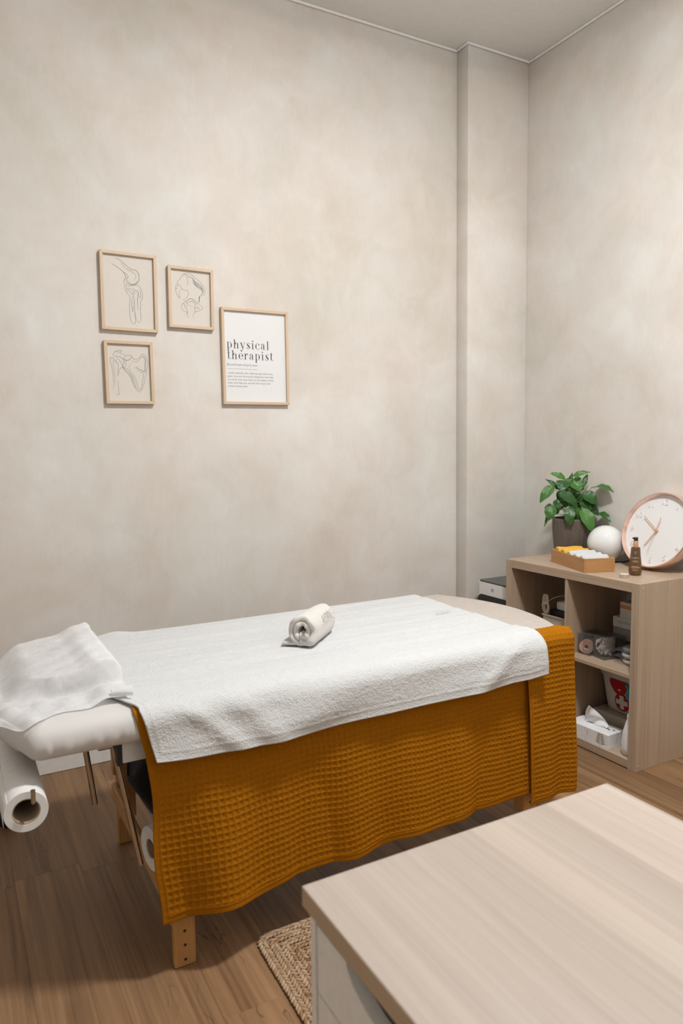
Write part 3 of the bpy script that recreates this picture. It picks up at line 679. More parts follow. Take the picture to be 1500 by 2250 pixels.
zb = zb-0.010*u**2
z = z-np.clip(d/0.13, 0, 1)**1.5*zb
y = y-0.006-np.clip(d/0.1, 0, 1)*(0.013+0.006*np.sin(x*9+d*35)*np.clip(1.3-u*1.2, 0.25, 1)+0.005*np.sin(x*21+d*20+1)*np.clip(1-u, 0.2, 1))
y = y-0.008*np.exp(-((x-(-1.90+d*1.2))/0.035)**2)*np.clip(d/0.03, 0, 1)-0.008*np.exp(-((x-(-1.76+d*0.9))/0.045)**2)*np.clip(d/0.05, 0, 1)-0.008*np.exp(-((x-(-0.78-d*1.4))/0.045)**2)*np.clip(d/0.04, 0, 1)-0.010*np.clip((x+0.84)/0.06, 0, 1)*np.clip((s-Ltop+0.03)/0.05, 0, 1)
x = x+np.clip(u*14-13, 0, 1)*(0.004*np.sin(s*14)-0.012*np.clip((s-Ltop+0.3)/0.3, 0, 1)*np.clip((Ltop+0.05-s)/0.1, 0, 1))
edge = np.minimum(np.minimum(u*1.355+0*s, (1-u)*1.355+0*s), L-s)
rng = np.random.RandomState(3); fuzz = rng.rand(nx, ns)-0.5
fz = (fuzz+np.roll(fuzz, 1, 0)+np.roll(fuzz, 1, 1)+np.roll(np.roll(fuzz, 1, 0), 1, 1))/4
dw = 0.0022*fz*np.clip((edge-0.022)/0.004, 0.1, 1)*np.clip(d*14+0.25, 0, 1)+0.0012*np.exp(-((edge-0.022)/0.003)**2)+0.001*np.exp(-(edge/0.003)**2)
TW = empty('towel', (-1.38, YM, ZT), 'large white terry towel spread over the massage table and hanging over its edge', 'towel')
ITW = np.array([-1.38, YM, ZT])
tsh = sheet('terry_cloth', np.stack([x, y, z], -1)-ITW, 'terry', TW, disp=dw, thick=0.0045, flip=True)
text_obj('woven_mark', 'AURAS', 0.030, 'embroid', TW, lambda c: Vector((-0.835+c.x*0.6, 0.19+c.y*0.9, ZT+0.0175))-Vector(ITW), spacing=1.2)

# pillow below the disposable cover
pil = empty('pillow', (-2.108, 0.225, ZT), 'small white pillow under the disposable cover at the head end', 'pillow')
n, m = 60, 60
U, Vv = np.meshgrid(np.linspace(-1, 1, n), np.linspace(-1, 1, m), indexing='ij')
hx, hy, hz = 0.070, 0.190, 0.0205
def se(t, e): return np.sign(np.sin(t))*np.abs(np.sin(t))**e
def ce(t, e): return np.sign(np.cos(t))*np.abs(np.cos(t))**e
th = U*PI; ph = Vv*PI/2
PX = hx*ce(ph, .45)*ce(th, .4); PY = hy*ce(ph, .45)*se(th, .4); PZ = hz*se(ph, .6)
P = np.stack([PX, PY, PZ+0.0300+0.1*PX], -1)
sheet('pillow_body', P, 'vinyl', pil)
# disposable cover: irregular sheet lying over pillow and mattress
cov = empty('pillow_cover', (-2.12, 0.15, ZT), 'thin white disposable paper cover draped over the pillow at the head end', 'paper cover')
n, m = 150, 190
U, Vv = np.meshgrid(np.linspace(0, 1, n), np.linspace(0, 1, m), indexing='ij')   # u: left->right, v: near->far
sm = lambda t: np.clip(t, 0, 1)**2*(3-2*np.clip(t, 0, 1))
xl = -2.285+0.030*Vv; xr = -1.982+0.008*np.sin(Vv*5)-0.010*(1-Vv)
yn = -0.108-0.030*np.exp(-((U-0.22)/0.16)**2)+0.045*sm(1-U*7)+0.004*np.sin(U*17); yfar = 0.455-0.045*(1-U)
X = xl+(xr-xl)*U; Y = yn+(yfar-yn)*Vv
def bump(q, a, b, w0, w1): return sm((q-a)/w0)*sm((b-q)/w1)
Hp = 0.046+0.020*sm((X+2.20)/0.20)
Zp = Hp*bump(X, -2.275, -1.950, 0.085, 0.060)*bump(Y, 0.002, 0.480, 0.016+0.06*sm((-2.14-X)/0.08), 0.05)
Zm = np.zeros_like(X)                                            # mattress rounding away at head end and near side
xe = -2.215-0.085*(1-np.clip(np.abs((Y-YM)/0.33), 0, 1)**2)
dx = np.clip(xe+0.03-X, 0, None); Zm -= np.minimum(dx**2*10, 0.02)
dy = np.clip((YN+0.045)-Y, 0, None); Zm -= dy**2*9
Z = 0.0035+0.0145*sm((X+2.09)/0.05)+Zm+Zp
Z += (0.0010*np.sin(Y*150+6*np.sin(X*9)+X*25)+0.0016*np.sin(Y*70-X*40+2*np.sin(Y*11)))*bump(Y, 0.03, 0.45, 0.05, 0.03)*sm((U-0.1)*2)
Z += 0.0030*np.exp(-((Y-0.022)/0.006)**2)*sm((X+2.17)/0.01)*sm((-2.02-X)/0.02)
lay = sm((0.0-Y)/0.02)*sm((Y-yn)/0.02)
Z += lay*(0.004+0.0028*np.sin(X*37+Y*22)+0.0018*np.sin(X*83-Y*31))+0.0030*np.sin(X*60+Y*25)*sm((-2.16-X)/0.06)*sm((0.30-Y)/0.2)
Z += 0.010*np.exp(-((U-1)/0.08)**2-((Vv-1)/0.06)**2)            # lifted corner
Z = np.maximum(Z, 0.0030+0.0145*sm((X+2.09)/0.05)+Zm)
sheet('cover_sheet', np.stack([X, Y, ZT+Z], -1)-np.array([-2.12, 0.15, ZT]), 'nonwoven', cov)
# curled open cuff at the near right
pts = []
for a in np.linspace(-0.6, PI*1.35, 22): pts.append((0.010+0.004*math.cos(2*a))*1.0)
cu = np.array([[(-2.030+0.046*t, -0.088+0.019*math.cos(a)*(0.5+0.6*t)-0.012*t, ZT+0.0260+0.0115*math.sin(a)*(0.45+0.65*t)) for a in np.linspace(-0.9, PI*1.25, 24)] for t in np.linspace(0, 1, 14)])
sheet('cuff', cu-np.array([-2.12, 0.15, ZT]), 'nonwoven', cov)

# rolled towel
RT = empty('rolled_towel', (-1.36, 0.135, ZT+0.0150), 'small cream towel rolled up with grey stitched lettering, on the white towel', 'towel', rz=0)
ax = math.atan2(0.165, 0.165)
RT.rotation_euler = (0, 0, math.radians(44))
Lr = 0.205; r0 = 0.054
turns = 2.05; n = 150; prof = []
for i in range(n):
    t = i/(n-1); a = t*turns*2*PI; r = 0.0125+(r0-0.0100-0.0125)*t
    prof.append((r*math.cos(a), r*math.sin(a)))
# last turn leaves the roll as a short flap lying on the bed
ea = turns*2*PI; endx, endy = prof[-1]
# rotate so that the outer end is at the bottom, flap toward the camera's left (+local y)
def rotp(p, a): return (p[0]*math.cos(a)-p[1]*math.sin(a), p[0]*math.sin(a)+p[1]*math.cos(a))
ra = -PI/2-ea
prof = [rotp(p, ra) for p in prof]
prof = [(-p[0], p[1]) for p in prof]                               # unwind toward +y
rb = prof[-1][1]
prof += [(0.012*k, rb-0.0005*k) for k in (1, 2, 3, 4, 5)]
th_ = 0.0052
def soft(i): return 1
P2 = np.array(prof); tg = np.gradient(P2, axis=0); tg /= np.linalg.norm(tg, axis=1, keepdims=True); nm = np.stack([-tg[:, 1], tg[:, 0]], 1)
loop = []
w = 0.0098
loopo = P2+nm*w; loopi = P2-nm*w
cap = [P2[-1]+w*(math.cos(a)*nm[-1]+math.sin(a)*tg[-1]) for a in np.linspace(0, PI, 7)[1:-1]]
cap0 = [P2[0]-w*(math.cos(a)*nm[0]+math.sin(a)*tg[0]) for a in np.linspace(0, PI, 7)[1:-1]]
loop = np.array(list(loopo)+cap+list(loopi[::-1])+cap0); nl = len(loop)
zoff = 0.0532
xsr = [-Lr/2-0.001, -Lr/2+0.004, -Lr/2+0.012]+list(np.linspace(-Lr/2+0.02, Lr/2-0.02, 30))+[Lr/2-0.012, Lr/2-0.004, Lr/2+0.001]
V = []
cen = np.array(list(P2)+[P2[-1]]*len(cap)+list(P2[::-1])+[P2[0]]*len(cap0))
for k, xv in enumerate(xsr):
    e = min(k, len(xsr)-1-k); shr = {0: 0.45, 1: 0.8, 2: 0.95}.get(e, 1.0)
    q = cen+(loop-cen)*shr; sc = 1.0-0.05*(xv/Lr+0.5)+0.006*math.sin(xv*60)
    xx = xv+0.004*np.sin(np.arange(nl)*0.35)*(1 if e < 3 else 0.3)
    qy, qz = q[:, 0]*sc, q[:, 1]*sc; low = np.clip(-qz/0.05, 0, 1); qy = qy*(1+0.55*low**1.5*(qy < 0)); qz = np.where(qz < 0, np.where(qy < 0.012, qz*1.42, qz*(1-0.10*low)), qz*1.02)
    V.append(np.column_stack([xx, qy, np.maximum(qz+zoff*sc*0.92, 0.0008)]))
V = np.array(V); faces = []
for i in range(len(xsr)-1):
    for k in range(nl):
        k2 = (k+1) % nl; faces.append((i*nl+k, i*nl+k2, (i+1)*nl+k2, (i+1)*nl+k))
npf = len(P2); nc = len(cap)
def capfaces(base, flip):
    fs = []
    for k in range(npf-1):
        a_, b_ = k, k+1; c_ = npf+nc+(npf-1-(k+1)); d_ = npf+nc+(npf-1-k)
        q = (base+a_, base+b_, base+c_, base+d_); fs.append(q[::-1] if flip else q)
    fs.append(tuple(base+i for i in ([npf-1]+list(range(npf, npf+nc))+[npf+nc])))
    fs.append(tuple(base+i for i in ([2*npf+nc-1]+list(range(2*npf+nc, 2*npf+2*nc))+[0])))
    return fs
faces += capfaces(0, True)+capfaces((len(xsr)-1)*nl, False)
rt = mk('towel_roll', V.reshape(-1, 3), faces, 'terry_cream', RT, True)
b = bmesh.new(); b.from_mesh(rt.data); bmesh.ops.recalc_face_normals(b, faces=b.faces); b.to_mesh(rt.data); b.free()
def wrapt(c):
    ph_a = math.radians(68)-(c.y)/0.054; rr_ = 0.0535-0.0028*(c.x/0.09)
    return Vector((-0.028+c.x*0.95, -rr_*math.sin(ph_a), zoff*0.92*0.97+rr_*math.cos(ph_a)))
text_obj('stitched_lettering', 'AURAS', 0.036, 'embroid', RT, lambda c: wrapt(Vector((c.x*0.85, c.y, 0))), spacing=1.1)

# ------------------------------------------------------------------ pictures on the wall
def ring_frame(F, w, h, bw, dep):
    # four mitred mouldings, front toward -y
    xs = [(-w/2, -h/2), (w/2, -h/2), (w/2, h/2), (-w/2, h/2)]; xi = [(-w/2+bw, -h/2+bw), (w/2-bw, -h/2+bw), (w/2-bw, h/2-bw), (-w/2+bw, h/2-bw)]
    for k in range(4):
        j = (k+1) % 4; q = [xs[k], xs[j], xi[j], xi[k]]
        vs = [(p[0], -dep, p[1]) for p in q]+[(p[0], 0, p[1]) for p in q]
        bm = bmesh.new(); V = [bm.verts.new(v) for v in vs]
        for f in ((0, 1, 2, 3), (7, 6, 5, 4), (0, 4, 5, 1), (1, 5, 6, 2), (2, 6, 7, 3), (3, 7, 4, 0)): bm.faces.new([V[i] for i in f])
        bmesh.ops.bevel(bm, geom=bm.edges[:], offset=0.0008, segments=1, affect='EDGES')
        from_bm('moulding', bm, 'frame_x' if k % 2 == 0 else 'frame_z', F)
def picture(name, cx, cz, w, h, label, paper, tilt=0.0, bw=0.0125, dep=0.021):
    F = empty(name, (cx, Y1-0.0005, cz), label, 'picture', 'oak picture frames on the plaster wall'); F.rotation_euler = (0, math.radians(tilt), 0)
    ring_frame(F, w, h, bw, dep)
    box('print', (-w/2+bw-0.001, -0.009, -h/2+bw-0.001), (w/2-bw+0.001, -0.0005, h/2-bw+0.001), paper, F)
    return F
def strokes(F, w, h, bw, corners, lines, wid=0.00135):
    (tlx, tly), (trx, try_), (brx, bry), (blx, bly) = corners
    pw, ph = w-2*bw, h-2*bw; V, Fc = [], []
    yo = -0.0094
    for ln in lines:
        k = 1.0
        if isinstance(ln[0], (int, float)): k = ln[0]; ln = ln[1:]
        q = []
        for (px, py) in ln:
            uu = (px-tlx)/(trx-tlx); t = tly+(try_-tly)*uu; bt = bly+(bry-bly)*uu
            vv = (py-t)/(bt-t); q.append((-pw/2+uu*pw, ph/2-vv*ph))
        c = np.array(catmull(q, 6)); tg = np.gradient(c, axis=0); tg /= np.linalg.norm(tg, axis=1, keepdims=True)+1e-9
        nm = np.stack([-tg[:, 1], tg[:, 0]], 1); n0 = len(V)
        for i, (a, nn) in enumerate(zip(c, nm)):
            tt = i/(len(c)-1); wd = wid*k*0.5*(0.45+0.55*math.sin(PI*(0.08+0.84*tt)))
            p, r_ = a+nn*wd, a-nn*wd; V += [(p[0], yo, p[1]), (r_[0], yo, r_[1])]
        for i in range(len(c)-1): Fc.append((n0+2*i, n0+2*i+1, n0+2*i+3, n0+2*i+2))
    mk('line_drawing', V, Fc, 'pencil', F)
BW = 0.0125
# knee
w, h = 0.228, 0.314
F1 = picture('picture_frame', -1.655, 1.960, w, h, 'oak-framed line drawing of a knee joint, top left of the wall pictures', 'paper_cream', 0.4)
strokes(F1, w, h, BW, [(275, 165), (1285, 250), (1290, 1700), (275, 1655)], [
 [1.5, (525, 245), (620, 290), (720, 375), (800, 440), (870, 480), (930, 490), (980, 545), (1000, 620), (985, 700), (940, 760), (860, 795), (790, 770), (745, 720), (745, 670), (775, 620), (750, 580), (690, 530)],
 [1.3, (465, 370), (560, 430), (650, 500), (700, 555), (715, 610), (733, 645), (700, 680), (690, 730), (710, 790), (760, 770)],
 [(640, 350), (700, 420), (760, 475), (840, 510), (900, 555), (930, 610), (915, 660), (880, 700)],
 [1.4, (770, 710), (810, 755), (870, 775), (930, 745), (965, 700)],
 [(710, 795), (690, 830), (720, 900), (735, 950), (790, 1020), (795, 1100), (780, 1250), (795, 1480), (830, 1570), (880, 1580), (895, 1500), (885, 1300), (890, 1150), (870, 1010), (880, 960), (905, 940), (860, 910), (780, 855), (750, 880), (735, 945)],
 [(760, 870), (810, 940), (845, 975), (880, 945)], [(745, 870), (715, 835), (760, 810), (850, 800), (940, 790), (1000, 820), (1040, 900), (1055, 970), (1050, 1060), (1015, 1130), (1005, 1300), (1010, 1480), (985, 1545), (940, 1535), (910, 1480), (895, 1350)],
 [1.5, (855, 855), (905, 895), (950, 915), (970, 950), (955, 1050), (950, 1180), (960, 1300)],
 [(1000, 870), (1015, 950), (1005, 1060), (985, 990)], [(860, 1010), (830, 1100), (825, 1200), (840, 1300), (855, 1325), (858, 1200), (855, 1080)]])
# hip
w, h = 0.197, 0.255
F2 = picture('picture_frame', -1.395, 1.957, w, h, 'oak-framed line drawing of a hip bone, between the knee and the text poster', 'paper_cream', 0.5)
strokes(F2, w, h, BW, [(315, 235), (1300, 330), (1290, 1705), (305, 1645)], [
 [1.4, (540, 520), (570, 440), (630, 385), (690, 370), (740, 400), (800, 440), (860, 460), (920, 540), (990, 590), (1060, 640), (1110, 720), (1140, 800), (1100, 860), (1060, 890), (1030, 960), (1010, 1050), (960, 1110)],
 [(630, 380), (680, 345), (750, 335), (840, 380), (950, 470), (1080, 580), (1140, 680), (1170, 780), (1165, 860), (1120, 900), (1060, 890)],
 [(690, 390), (730, 460), (740, 550), (740, 640)], [(540, 515), (490, 540), (485, 600), (540, 640), (590, 720), (640, 765), (720, 770), (750, 830), (740, 900), (690, 980), (690, 1050), (720, 1120), (830, 1190)],
 [(480, 590), (500, 670), (450, 640), (440, 690), (470, 740), (435, 720), (440, 800), (470, 890), (540, 975), (510, 880), (540, 790), (600, 735)],
 [1.7, (720, 1110), (720, 1040), (780, 985), (860, 995), (930, 1050), (960, 1120)], [1.5, (750, 1090), (790, 1055), (850, 1050), (900, 1090), (930, 1140)],
 [(650, 980), (640, 1020), (660, 1080), (600, 1110), (570, 1180), (590, 1260), (640, 1300), (710, 1320), (730, 1380)], [1.3, (620, 1105), (650, 1150), (670, 1240)],
 [(700, 1130), (700, 1230), (720, 1330), (695, 1350), (715, 1410), (740, 1480)], [(1000, 1060), (1030, 1130), (1100, 1190), (1100, 1240), (1040, 1275), (960, 1300), (895, 1335), (860, 1400), (870, 1480)],
 [1.3, (915, 1140), (895, 1200), (910, 1260), (890, 1330)], [(920, 1180), (990, 1210), (1025, 1240), (980, 1215), (920, 1235)], [2.2, (1035, 910), (1020, 960), (1030, 1000), (1010, 1060)],
 [2.0, (880, 480), (885, 560), (910, 640)], [2.0, (905, 520), (925, 600), (935, 665)], [2.0, (935, 560), (955, 640), (965, 690)], [2.0, (970, 590), (985, 660), (1000, 710)], [2.0, (1000, 610), (1025, 680), (1040, 740)], [2.0, (1040, 650), (1070, 720), (1085, 770)], [2.0, (1075, 690), (1105, 770), (1100, 840)]])
# shoulder
w, h = 0.197, 0.256
F3 = picture('picture_frame', -1.666, 1.6335, w, h, 'oak-framed line drawing of a shoulder blade, lowest on the left', 'paper_cream', -0.3)
strokes(F3, w, h, BW, [(258, 225), (1270, 270), (1270, 1635), (258, 1630)], [
 [(440, 550), (400, 510), (420, 450), (480, 400), (560, 385), (600, 400), (575, 435), (500, 425), (450, 420)], [(575, 430), (590, 470), (650, 490), (720, 520), (790, 510), (840, 530), (870, 590), (940, 615), (1000, 580), (1060, 510), (1120, 485), (1180, 540), (1205, 640), (1215, 740), (1180, 900), (1140, 1080), (1100, 1230), (1050, 1350), (990, 1410), (930, 1360), (900, 1250), (870, 1080), (800, 930), (770, 830), (780, 750), (835, 700)],
 [1.4, (440, 550), (520, 540), (600, 575), (645, 640), (640, 730), (605, 790), (640, 850), (720, 930), (790, 1030), (830, 1170), (880, 1290), (910, 1320)],
 [1.5, (435, 610), (460, 670), (500, 705)], [(470, 580), (530, 620), (580, 690), (610, 780)], [(500, 700), (510, 780), (490, 900), (465, 1040)], [(600, 800), (540, 850), (510, 940), (505, 1030)],
 [(370, 1330), (378, 1100), (370, 880), (335, 700), (325, 620), (345, 570), (395, 580), (405, 640), (395, 720), (415, 900), (418, 1250)],
 [(490, 1130), (490, 1300), (495, 1460), (470, 1485), (415, 1480)], [1.6, (690, 540), (655, 580), (670, 620), (740, 635), (800, 600), (825, 545)],
 [1.9, (1060, 560), (1100, 540), (1145, 570), (1165, 650), (1155, 760), (1150, 860), (1125, 915), (1080, 880), (1010, 850), (940, 790)], [(840, 640), (890, 670), (960, 660), (1020, 610), (1070, 555)],
 [(900, 790), (980, 880), (1080, 940), (1105, 990), (1080, 1120), (1050, 1260), (1010, 1350), (960, 1310), (940, 1200), (900, 1050), (840, 930)], [(690, 640), (695, 740), (670, 790), (620, 810), (720, 850), (770, 930), (840, 1080), (860, 1200)]])
# text poster
w, h = 0.319, 0.421
F4 = picture('picture_frame', -1.104, 1.722, w, h, 'largest oak frame with a white print reading physical therapist', 'paper_white', -0.15)
pw, ph = w-2*BW, h-2*BW
class Did:
    def __init__(s): s.v, s.f = [], []
    def poly(s, p): n = len(s.v); s.v += list(p); s.f.append(tuple(range(n, n+len(p))))
    def rect(s, x0, y0, x1, y1): s.poly([(x0, y0), (x1, y0), (x1, y1), (x0, y1)])
    def ring(s, cx, cy, rx, ry, a0, a1, tk=0.15, hair=0.035, n=18):
        A = np.radians(np.linspace(a0, a1, n)); n0 = len(s.v)
        for a in A:
            t = hair+tk*abs(math.cos(a))**1.5
            s.v += [(cx+rx*math.cos(a), cy+ry*math.sin(a)), (cx+(rx-t)*math.cos(a), cy+(ry-hair*1.1)*math.sin(a))]
        for i in range(n-1): s.f.append((n0+2*i, n0+2*i+2, n0+2*i+3, n0+2*i+1))
    def disc(s, cx, cy, r, n=12): s.poly([(cx+r*math.cos(2*PI*k/n), cy+r*math.sin(2*PI*k/n)) for k in range(n)])
def letter(ch):
    d = Did(); R_ = d.rect
    if ch == 'p': R_(.12, -.42, .28, 1); R_(-.02, .96, .2, 1); R_(-.02, -.46, .42, -.42); d.ring(.47, .5, .4, .52, -125, 125); adv = .98
    elif ch == 'h': R_(.12, 0, .28, 1.45); R_(-.02, 1.41, .2, 1.45); R_(0, 0, .4, .04); d.ring(.54, .62, .30, .40, 0, 170); R_(.66, 0, .82, .62); R_(.56, 0, .96, .04); adv = 1.0
    elif ch == 'y': d.poly([(.06, 1), (.25, 1), (.54, .12), (.44, -.05)]); d.poly([(.78, 1), (.83, 1), (.42, -.30), (.37, -.28)]); d.ring(.24, -.28, .16, .2, 180, 360, 0.02, .05); d.disc(.15, -.34, .1); R_(-.03, .96, .4, 1); R_(.62, .96, .96, 1); adv = .94
    elif ch == 's': d.ring(.37, .74, .25, .28, 25, 265, .07, .04); d.ring(.37, .26, .28, .28, -155, 85, .07, .04); d.poly([(.13, .70), (.27, .78), (.64, .32), (.48, .20)]); R_(.56, .70, .60, .98); R_(.09, .02, .13, .32); adv = .74
    elif ch == 'i': R_(.14, 0, .30, 1); R_(0, .96, .2, 1); R_(0, 0, .44, .04); d.disc(.21, 1.34, .11); adv = .48
    elif ch == 'c': d.ring(.45, .5, .41, .52, 42, 320); d.disc(.69, .78, .1); adv = .84
    elif ch == 'a': R_(.50, .12, .66, .7); d.ring(.38, .68, .28, .34, 0, 165, .12); d.disc(.19, .73, .09); d.ring(.34, .27, .29, .28, 55, 305, .13); d.ring(.72, .16, .22, .17, 180, 300, .12); adv = .88
    elif ch == 'l': R_(.14, 0, .30, 1.45); R_(0, 1.41, .2, 1.45); R_(0, 0, .44, .04); adv = .48
    elif ch == 't': R_(.16, .2, .32, 1.3); R_(0, .96, .54, 1); d.ring(.42, .22, .26, .24, 180, 335, .13); adv = .62
    elif ch == 'e': d.ring(.45, .5, .41, .52, 5, 325); R_(.15, .5, .86, .54); adv = .86
    elif ch == 'r': R_(.12, 0, .28, 1); R_(0, .96, .2, 1); R_(0, 0, .44, .04); d.ring(.52, .62, .27, .38, 70, 178, .05); d.disc(.60, .87, .1); adv = .72
    return d, adv
def didone(word, unit, x0, z0):
    V, Fc = [], []; x = 0
    for c in word:
        d, adv = letter(c); n0 = len(V)
        V += [(x0+(x+p[0])*unit, -0.0095, z0+p[1]*unit) for p in d.v]; Fc += [tuple(n0+i for i in f) for f in d.f]; x += adv+0.19
    return V, Fc
lx = -pw/2+0.045*pw; zt = ph/2
for word, fr in (('physical', .408), ('therapist', .527)):
    V, Fc = didone(word, 0.0262, lx, zt-fr*ph); mk('heading', V, Fc, 'ink', F4)
def ptxt(x0, z0, sx=1.0): return lambda c: Vector((x0+c.x*sx, -0.0095, z0+c.y))
text_obj('phonetics', '[fiz:zuh:kl:tehr:uh:pist] noun', 0.0150, 'ink_grey', F4, ptxt(lx-0.003, zt-.600*ph, 0.86))
box('rule', (lx-0.002, -0.0096, zt-.636*ph), (lx+0.142, -0.0092, zt-.636*ph+0.0011), 'ink_grey', F4)
para = ['a body mechanic who helps you get back in the', 'game. they are the muscle whisperers who help', 'you move with ease. they are the healers of the', 'body, who help you recover from injury and', 'prevent future ones.']
for i, ln in enumerate(para):
    text_obj('paragraph_line', ln, 0.0122, 'ink_grey', F4, ptxt(lx-0.001, zt-(.690+.0365*i)*ph, 0.93))

# ------------------------------------------------------------------ shelf unit (2 x 2 cubes)
K, TK = 0.766, 0.038; DX = 0.39
KX = empty('shelf_unit', (0, 0, 0), 'oak-effect open cube shelf unit in the room corner', 'shelf')
box('top_panel', (0, TK, K-TK), (DX, K-TK, K), 'oak_y', KX, 0.0008); box('bottom_panel', (0.001, TK, 0.004), (DX-0.001, K-TK, TK), 'oak_y', KX, 0.0008)
sp = box('side_panel', (0, 0, 0), (DX, TK-0.0004, K), 'oak_z', KX, 0.0008); box('side_panel', (0, K-TK+0.0004, 0), (DX, K, K), 'oak_z', KX, 0.0008)
box('divider', (0.003, K/2-0.008, TK), (DX-0.003, K/2+0.008, K-TK), 'oak_z', KX, 0.0008)
box('shelf', (0.003, TK, K/2-0.008), (DX-0.003, K/2-0.0082, K/2+0.008), 'oak_y', KX, 0.0008); box('shelf', (0.003, K/2+0.0082, K/2-0.008), (DX-0.003, K-TK, K/2+0.008), 'oak_y', KX, 0.0008)
for z in (K-0.018, 0.020):
    for xx in (0.020, DX-0.020):
        q = lathe('screw', [(0, 0.0008), (0.0018, 0.0004), (0.0022, 0.0014), (0.0042, 0.0014), (0.0046, 0)], 'alu', sp, 14); q.data.transform(Matrix.Translation((xx, 0.0002, z)) @ Matrix.Rotation(PI/2, 4, 'X'))

# -------- things on top
def top(x, y): return (x, y, K)
# plant
PX_, PY_ = 0.320, 0.655
PT = empty('potted_plant', top(PX_, PY_), 'peace lily with drooping green leaves in a ribbed grey pot on the shelf unit', 'plant')
NR = 72
rib = lambda i, k: (0.012 if k % 4 < 2 else -0.006) if 1 <= i <= 7 else 0
lathe('pot', [(0.070, 0), (0.076, 0.003), (0.084, 0.05), (0.0895, 0.10), (0.092, 0.14), (0.093, 0.172), (0.0935, 0.178), (0.0935, 0.186), (0.091, 0.190), (0.087, 0.190), (0.085, 0.186), (0.085, 0.165), (0.0, 0.163)], 'pot', PT, 144, rib=lambda i, k: ((0.010 if k % 6 < 3 else -0.008) if 1 <= i <= 5 else 0), angle=35)
lathe('soil', [(0.0, 0.172), (0.04, 0.174), (0.0845, 0.168)], 'soil', PT, 36)
# leaf table: base x,y -> tip x,y, width (hundredths of the pot's view, x right, y down), depth base, depth tip
LV = [((740, 235), (1000, 165), 85, .02, .00), ((600, 280), (365, 180), 95, .01, .03), ((690, 300), (742, 172), 45, .03, .03), ((500, 460), (285, 275), 75, -.01, .02),
 ((385, 375), (152, 650), 150, -.02, -.03), ((850, 440), (980, 200), 85, .0, .02), ((1035, 425), (1378, 495), 165, .01, -.01), ((830, 505), (1060, 690), 190, -.04, -.06),
 ((570, 300), (470, 470), 190, -.01, -.04), ((700, 330), (790, 480), 170, -.02, -.05), ((440, 490), (735, 710), 175, -.05, -.07), ((620, 290), (740, 420), 170, .03, .02),
 ((420, 600), (440, 760), 150, -.04, -.06), ((340, 690), (270, 940), 165, -.05, -.06), ((575, 690), (575, 1020), 150, -.08, -.105), ((700, 720), (740, 925), 110, -.06, -.08),
 ((790, 740), (930, 1115), 190, -.07, -.11), ((775, 670), (985, 775), 125, -.05, -.06), ((960, 690), (1110, 875), 125, -.02, -.03), ((1120, 840), (1328, 990), 130, .0, -.02),
 ((275, 860), (222, 1040), 40, -.03, -.04), ((740, 600), (960, 655), 170, .01, .01), ((890, 280), (770, 310), 95, .04, .05), ((900, 560), (1118, 685), 110, .02, .0),
 ((350, 680), (228, 740), 45, -.02, -.03), ((500, 360), (620, 470), 190, .02, .0), ((600, 520), (480, 640), 170, .02, .01), ((700, 560), (860, 700), 170, .03, .03), ((560, 560), (640, 720), 150, .0, .02),
 ((880, 760), (800, 900), 120, .03, .02), ((470, 760), (420, 860), 90, .0, .0)]
_rl = random.Random(21)
for _k in range(16):
    _a = (_rl.uniform(470, 900), _rl.uniform(330, 700)); _t = (_a[0]+_rl.uniform(-60, 110)+(_a[0]-690)*0.35, _a[1]+_rl.uniform(90, 190)); LV.append((_a, _t, _rl.uniform(110, 160), _rl.uniform(-.02, .03), _rl.uniform(-.03, .03)))
SC = 0.0002985
r2 = Vector((0.876, -0.483, 0)); f2 = Vector((0.482, 0.876, 0))
def lp(q, dpt): return r2*((q[0]-715)*SC)+Vector((0, 0, 1))*((930-q[1])*SC+0.185)+f2*dpt
for i, (qb, qt, wd, db, dt) in enumerate(LV):
    B, Tt = lp(qb, db), lp(qt, dt)
    for q_ in (B, Tt):                                             # keep clear of the wall: bend such leaves toward the room
        over = q_.x+PX_+0.014-X1+0.02
        if over > 0:
            ray = q_+Vector((PX_, PY_, K))-CAM; q_ -= ray*(over/ray.x)
    dirv = Tt-B; L_ = dirv.length
    rs = random.Random(i)
    # blade plane leans between facing the viewer and facing up
    face = (-f2*0.75+Vector((0, 0, 0.65))+r2*rs.uniform(-0.35, 0.35)).normalized()
    t = dirv.normalized(); side = t.cross(face).normalized(); nrm = side.cross(t).normalized()
    nu, nv = 13, 7; V = []; UV = []; hw = wd*SC*0.58
    for a in range(nu):
        s_ = a/(nu-1); ww = hw*(math.sin(PI*min(1, s_**0.72))**0.85)*(1.0 if s_ < 0.9 else 0.9)+0.0004
        arch = math.sin(PI*s_)*L_*0.10-(s_**2)*L_*0.02
        for b_ in range(nv):
            c_ = b_/(nv-1)*2-1
            p = B+t*(L_*s_)+nrm*(arch-abs(c_)**1.3*ww*-0.32*(1 if i % 2 else 0.6)+0.0022*math.sin(s_*17+i)*c_)+side*(ww*c_)
            V.append(p); UV.append((c_, s_))
    fc = gridfaces(nu, nv); lf = mk('leaf', V, fc, 'leaf', PT, True, uv=UV)
    if L_ > 0.03:
        root = r2*rs.uniform(-0.03, 0.03)+f2*rs.uniform(-0.03, 0.03)+Vector((0, 0, 0.17))
        if B.z < 0.205: root = Vector((B.x*0.45, B.y*0.45, 0.172))
        mid = (root+B)*0.5+Vector((0, 0, 0.02 if B.z > 0.2 else 0.035))
        tube('stem', [Vector(p) for p in catmull([root, mid, B, B+t*L_*0.12], 5)], 0.0013, 'stem', lf, 6)

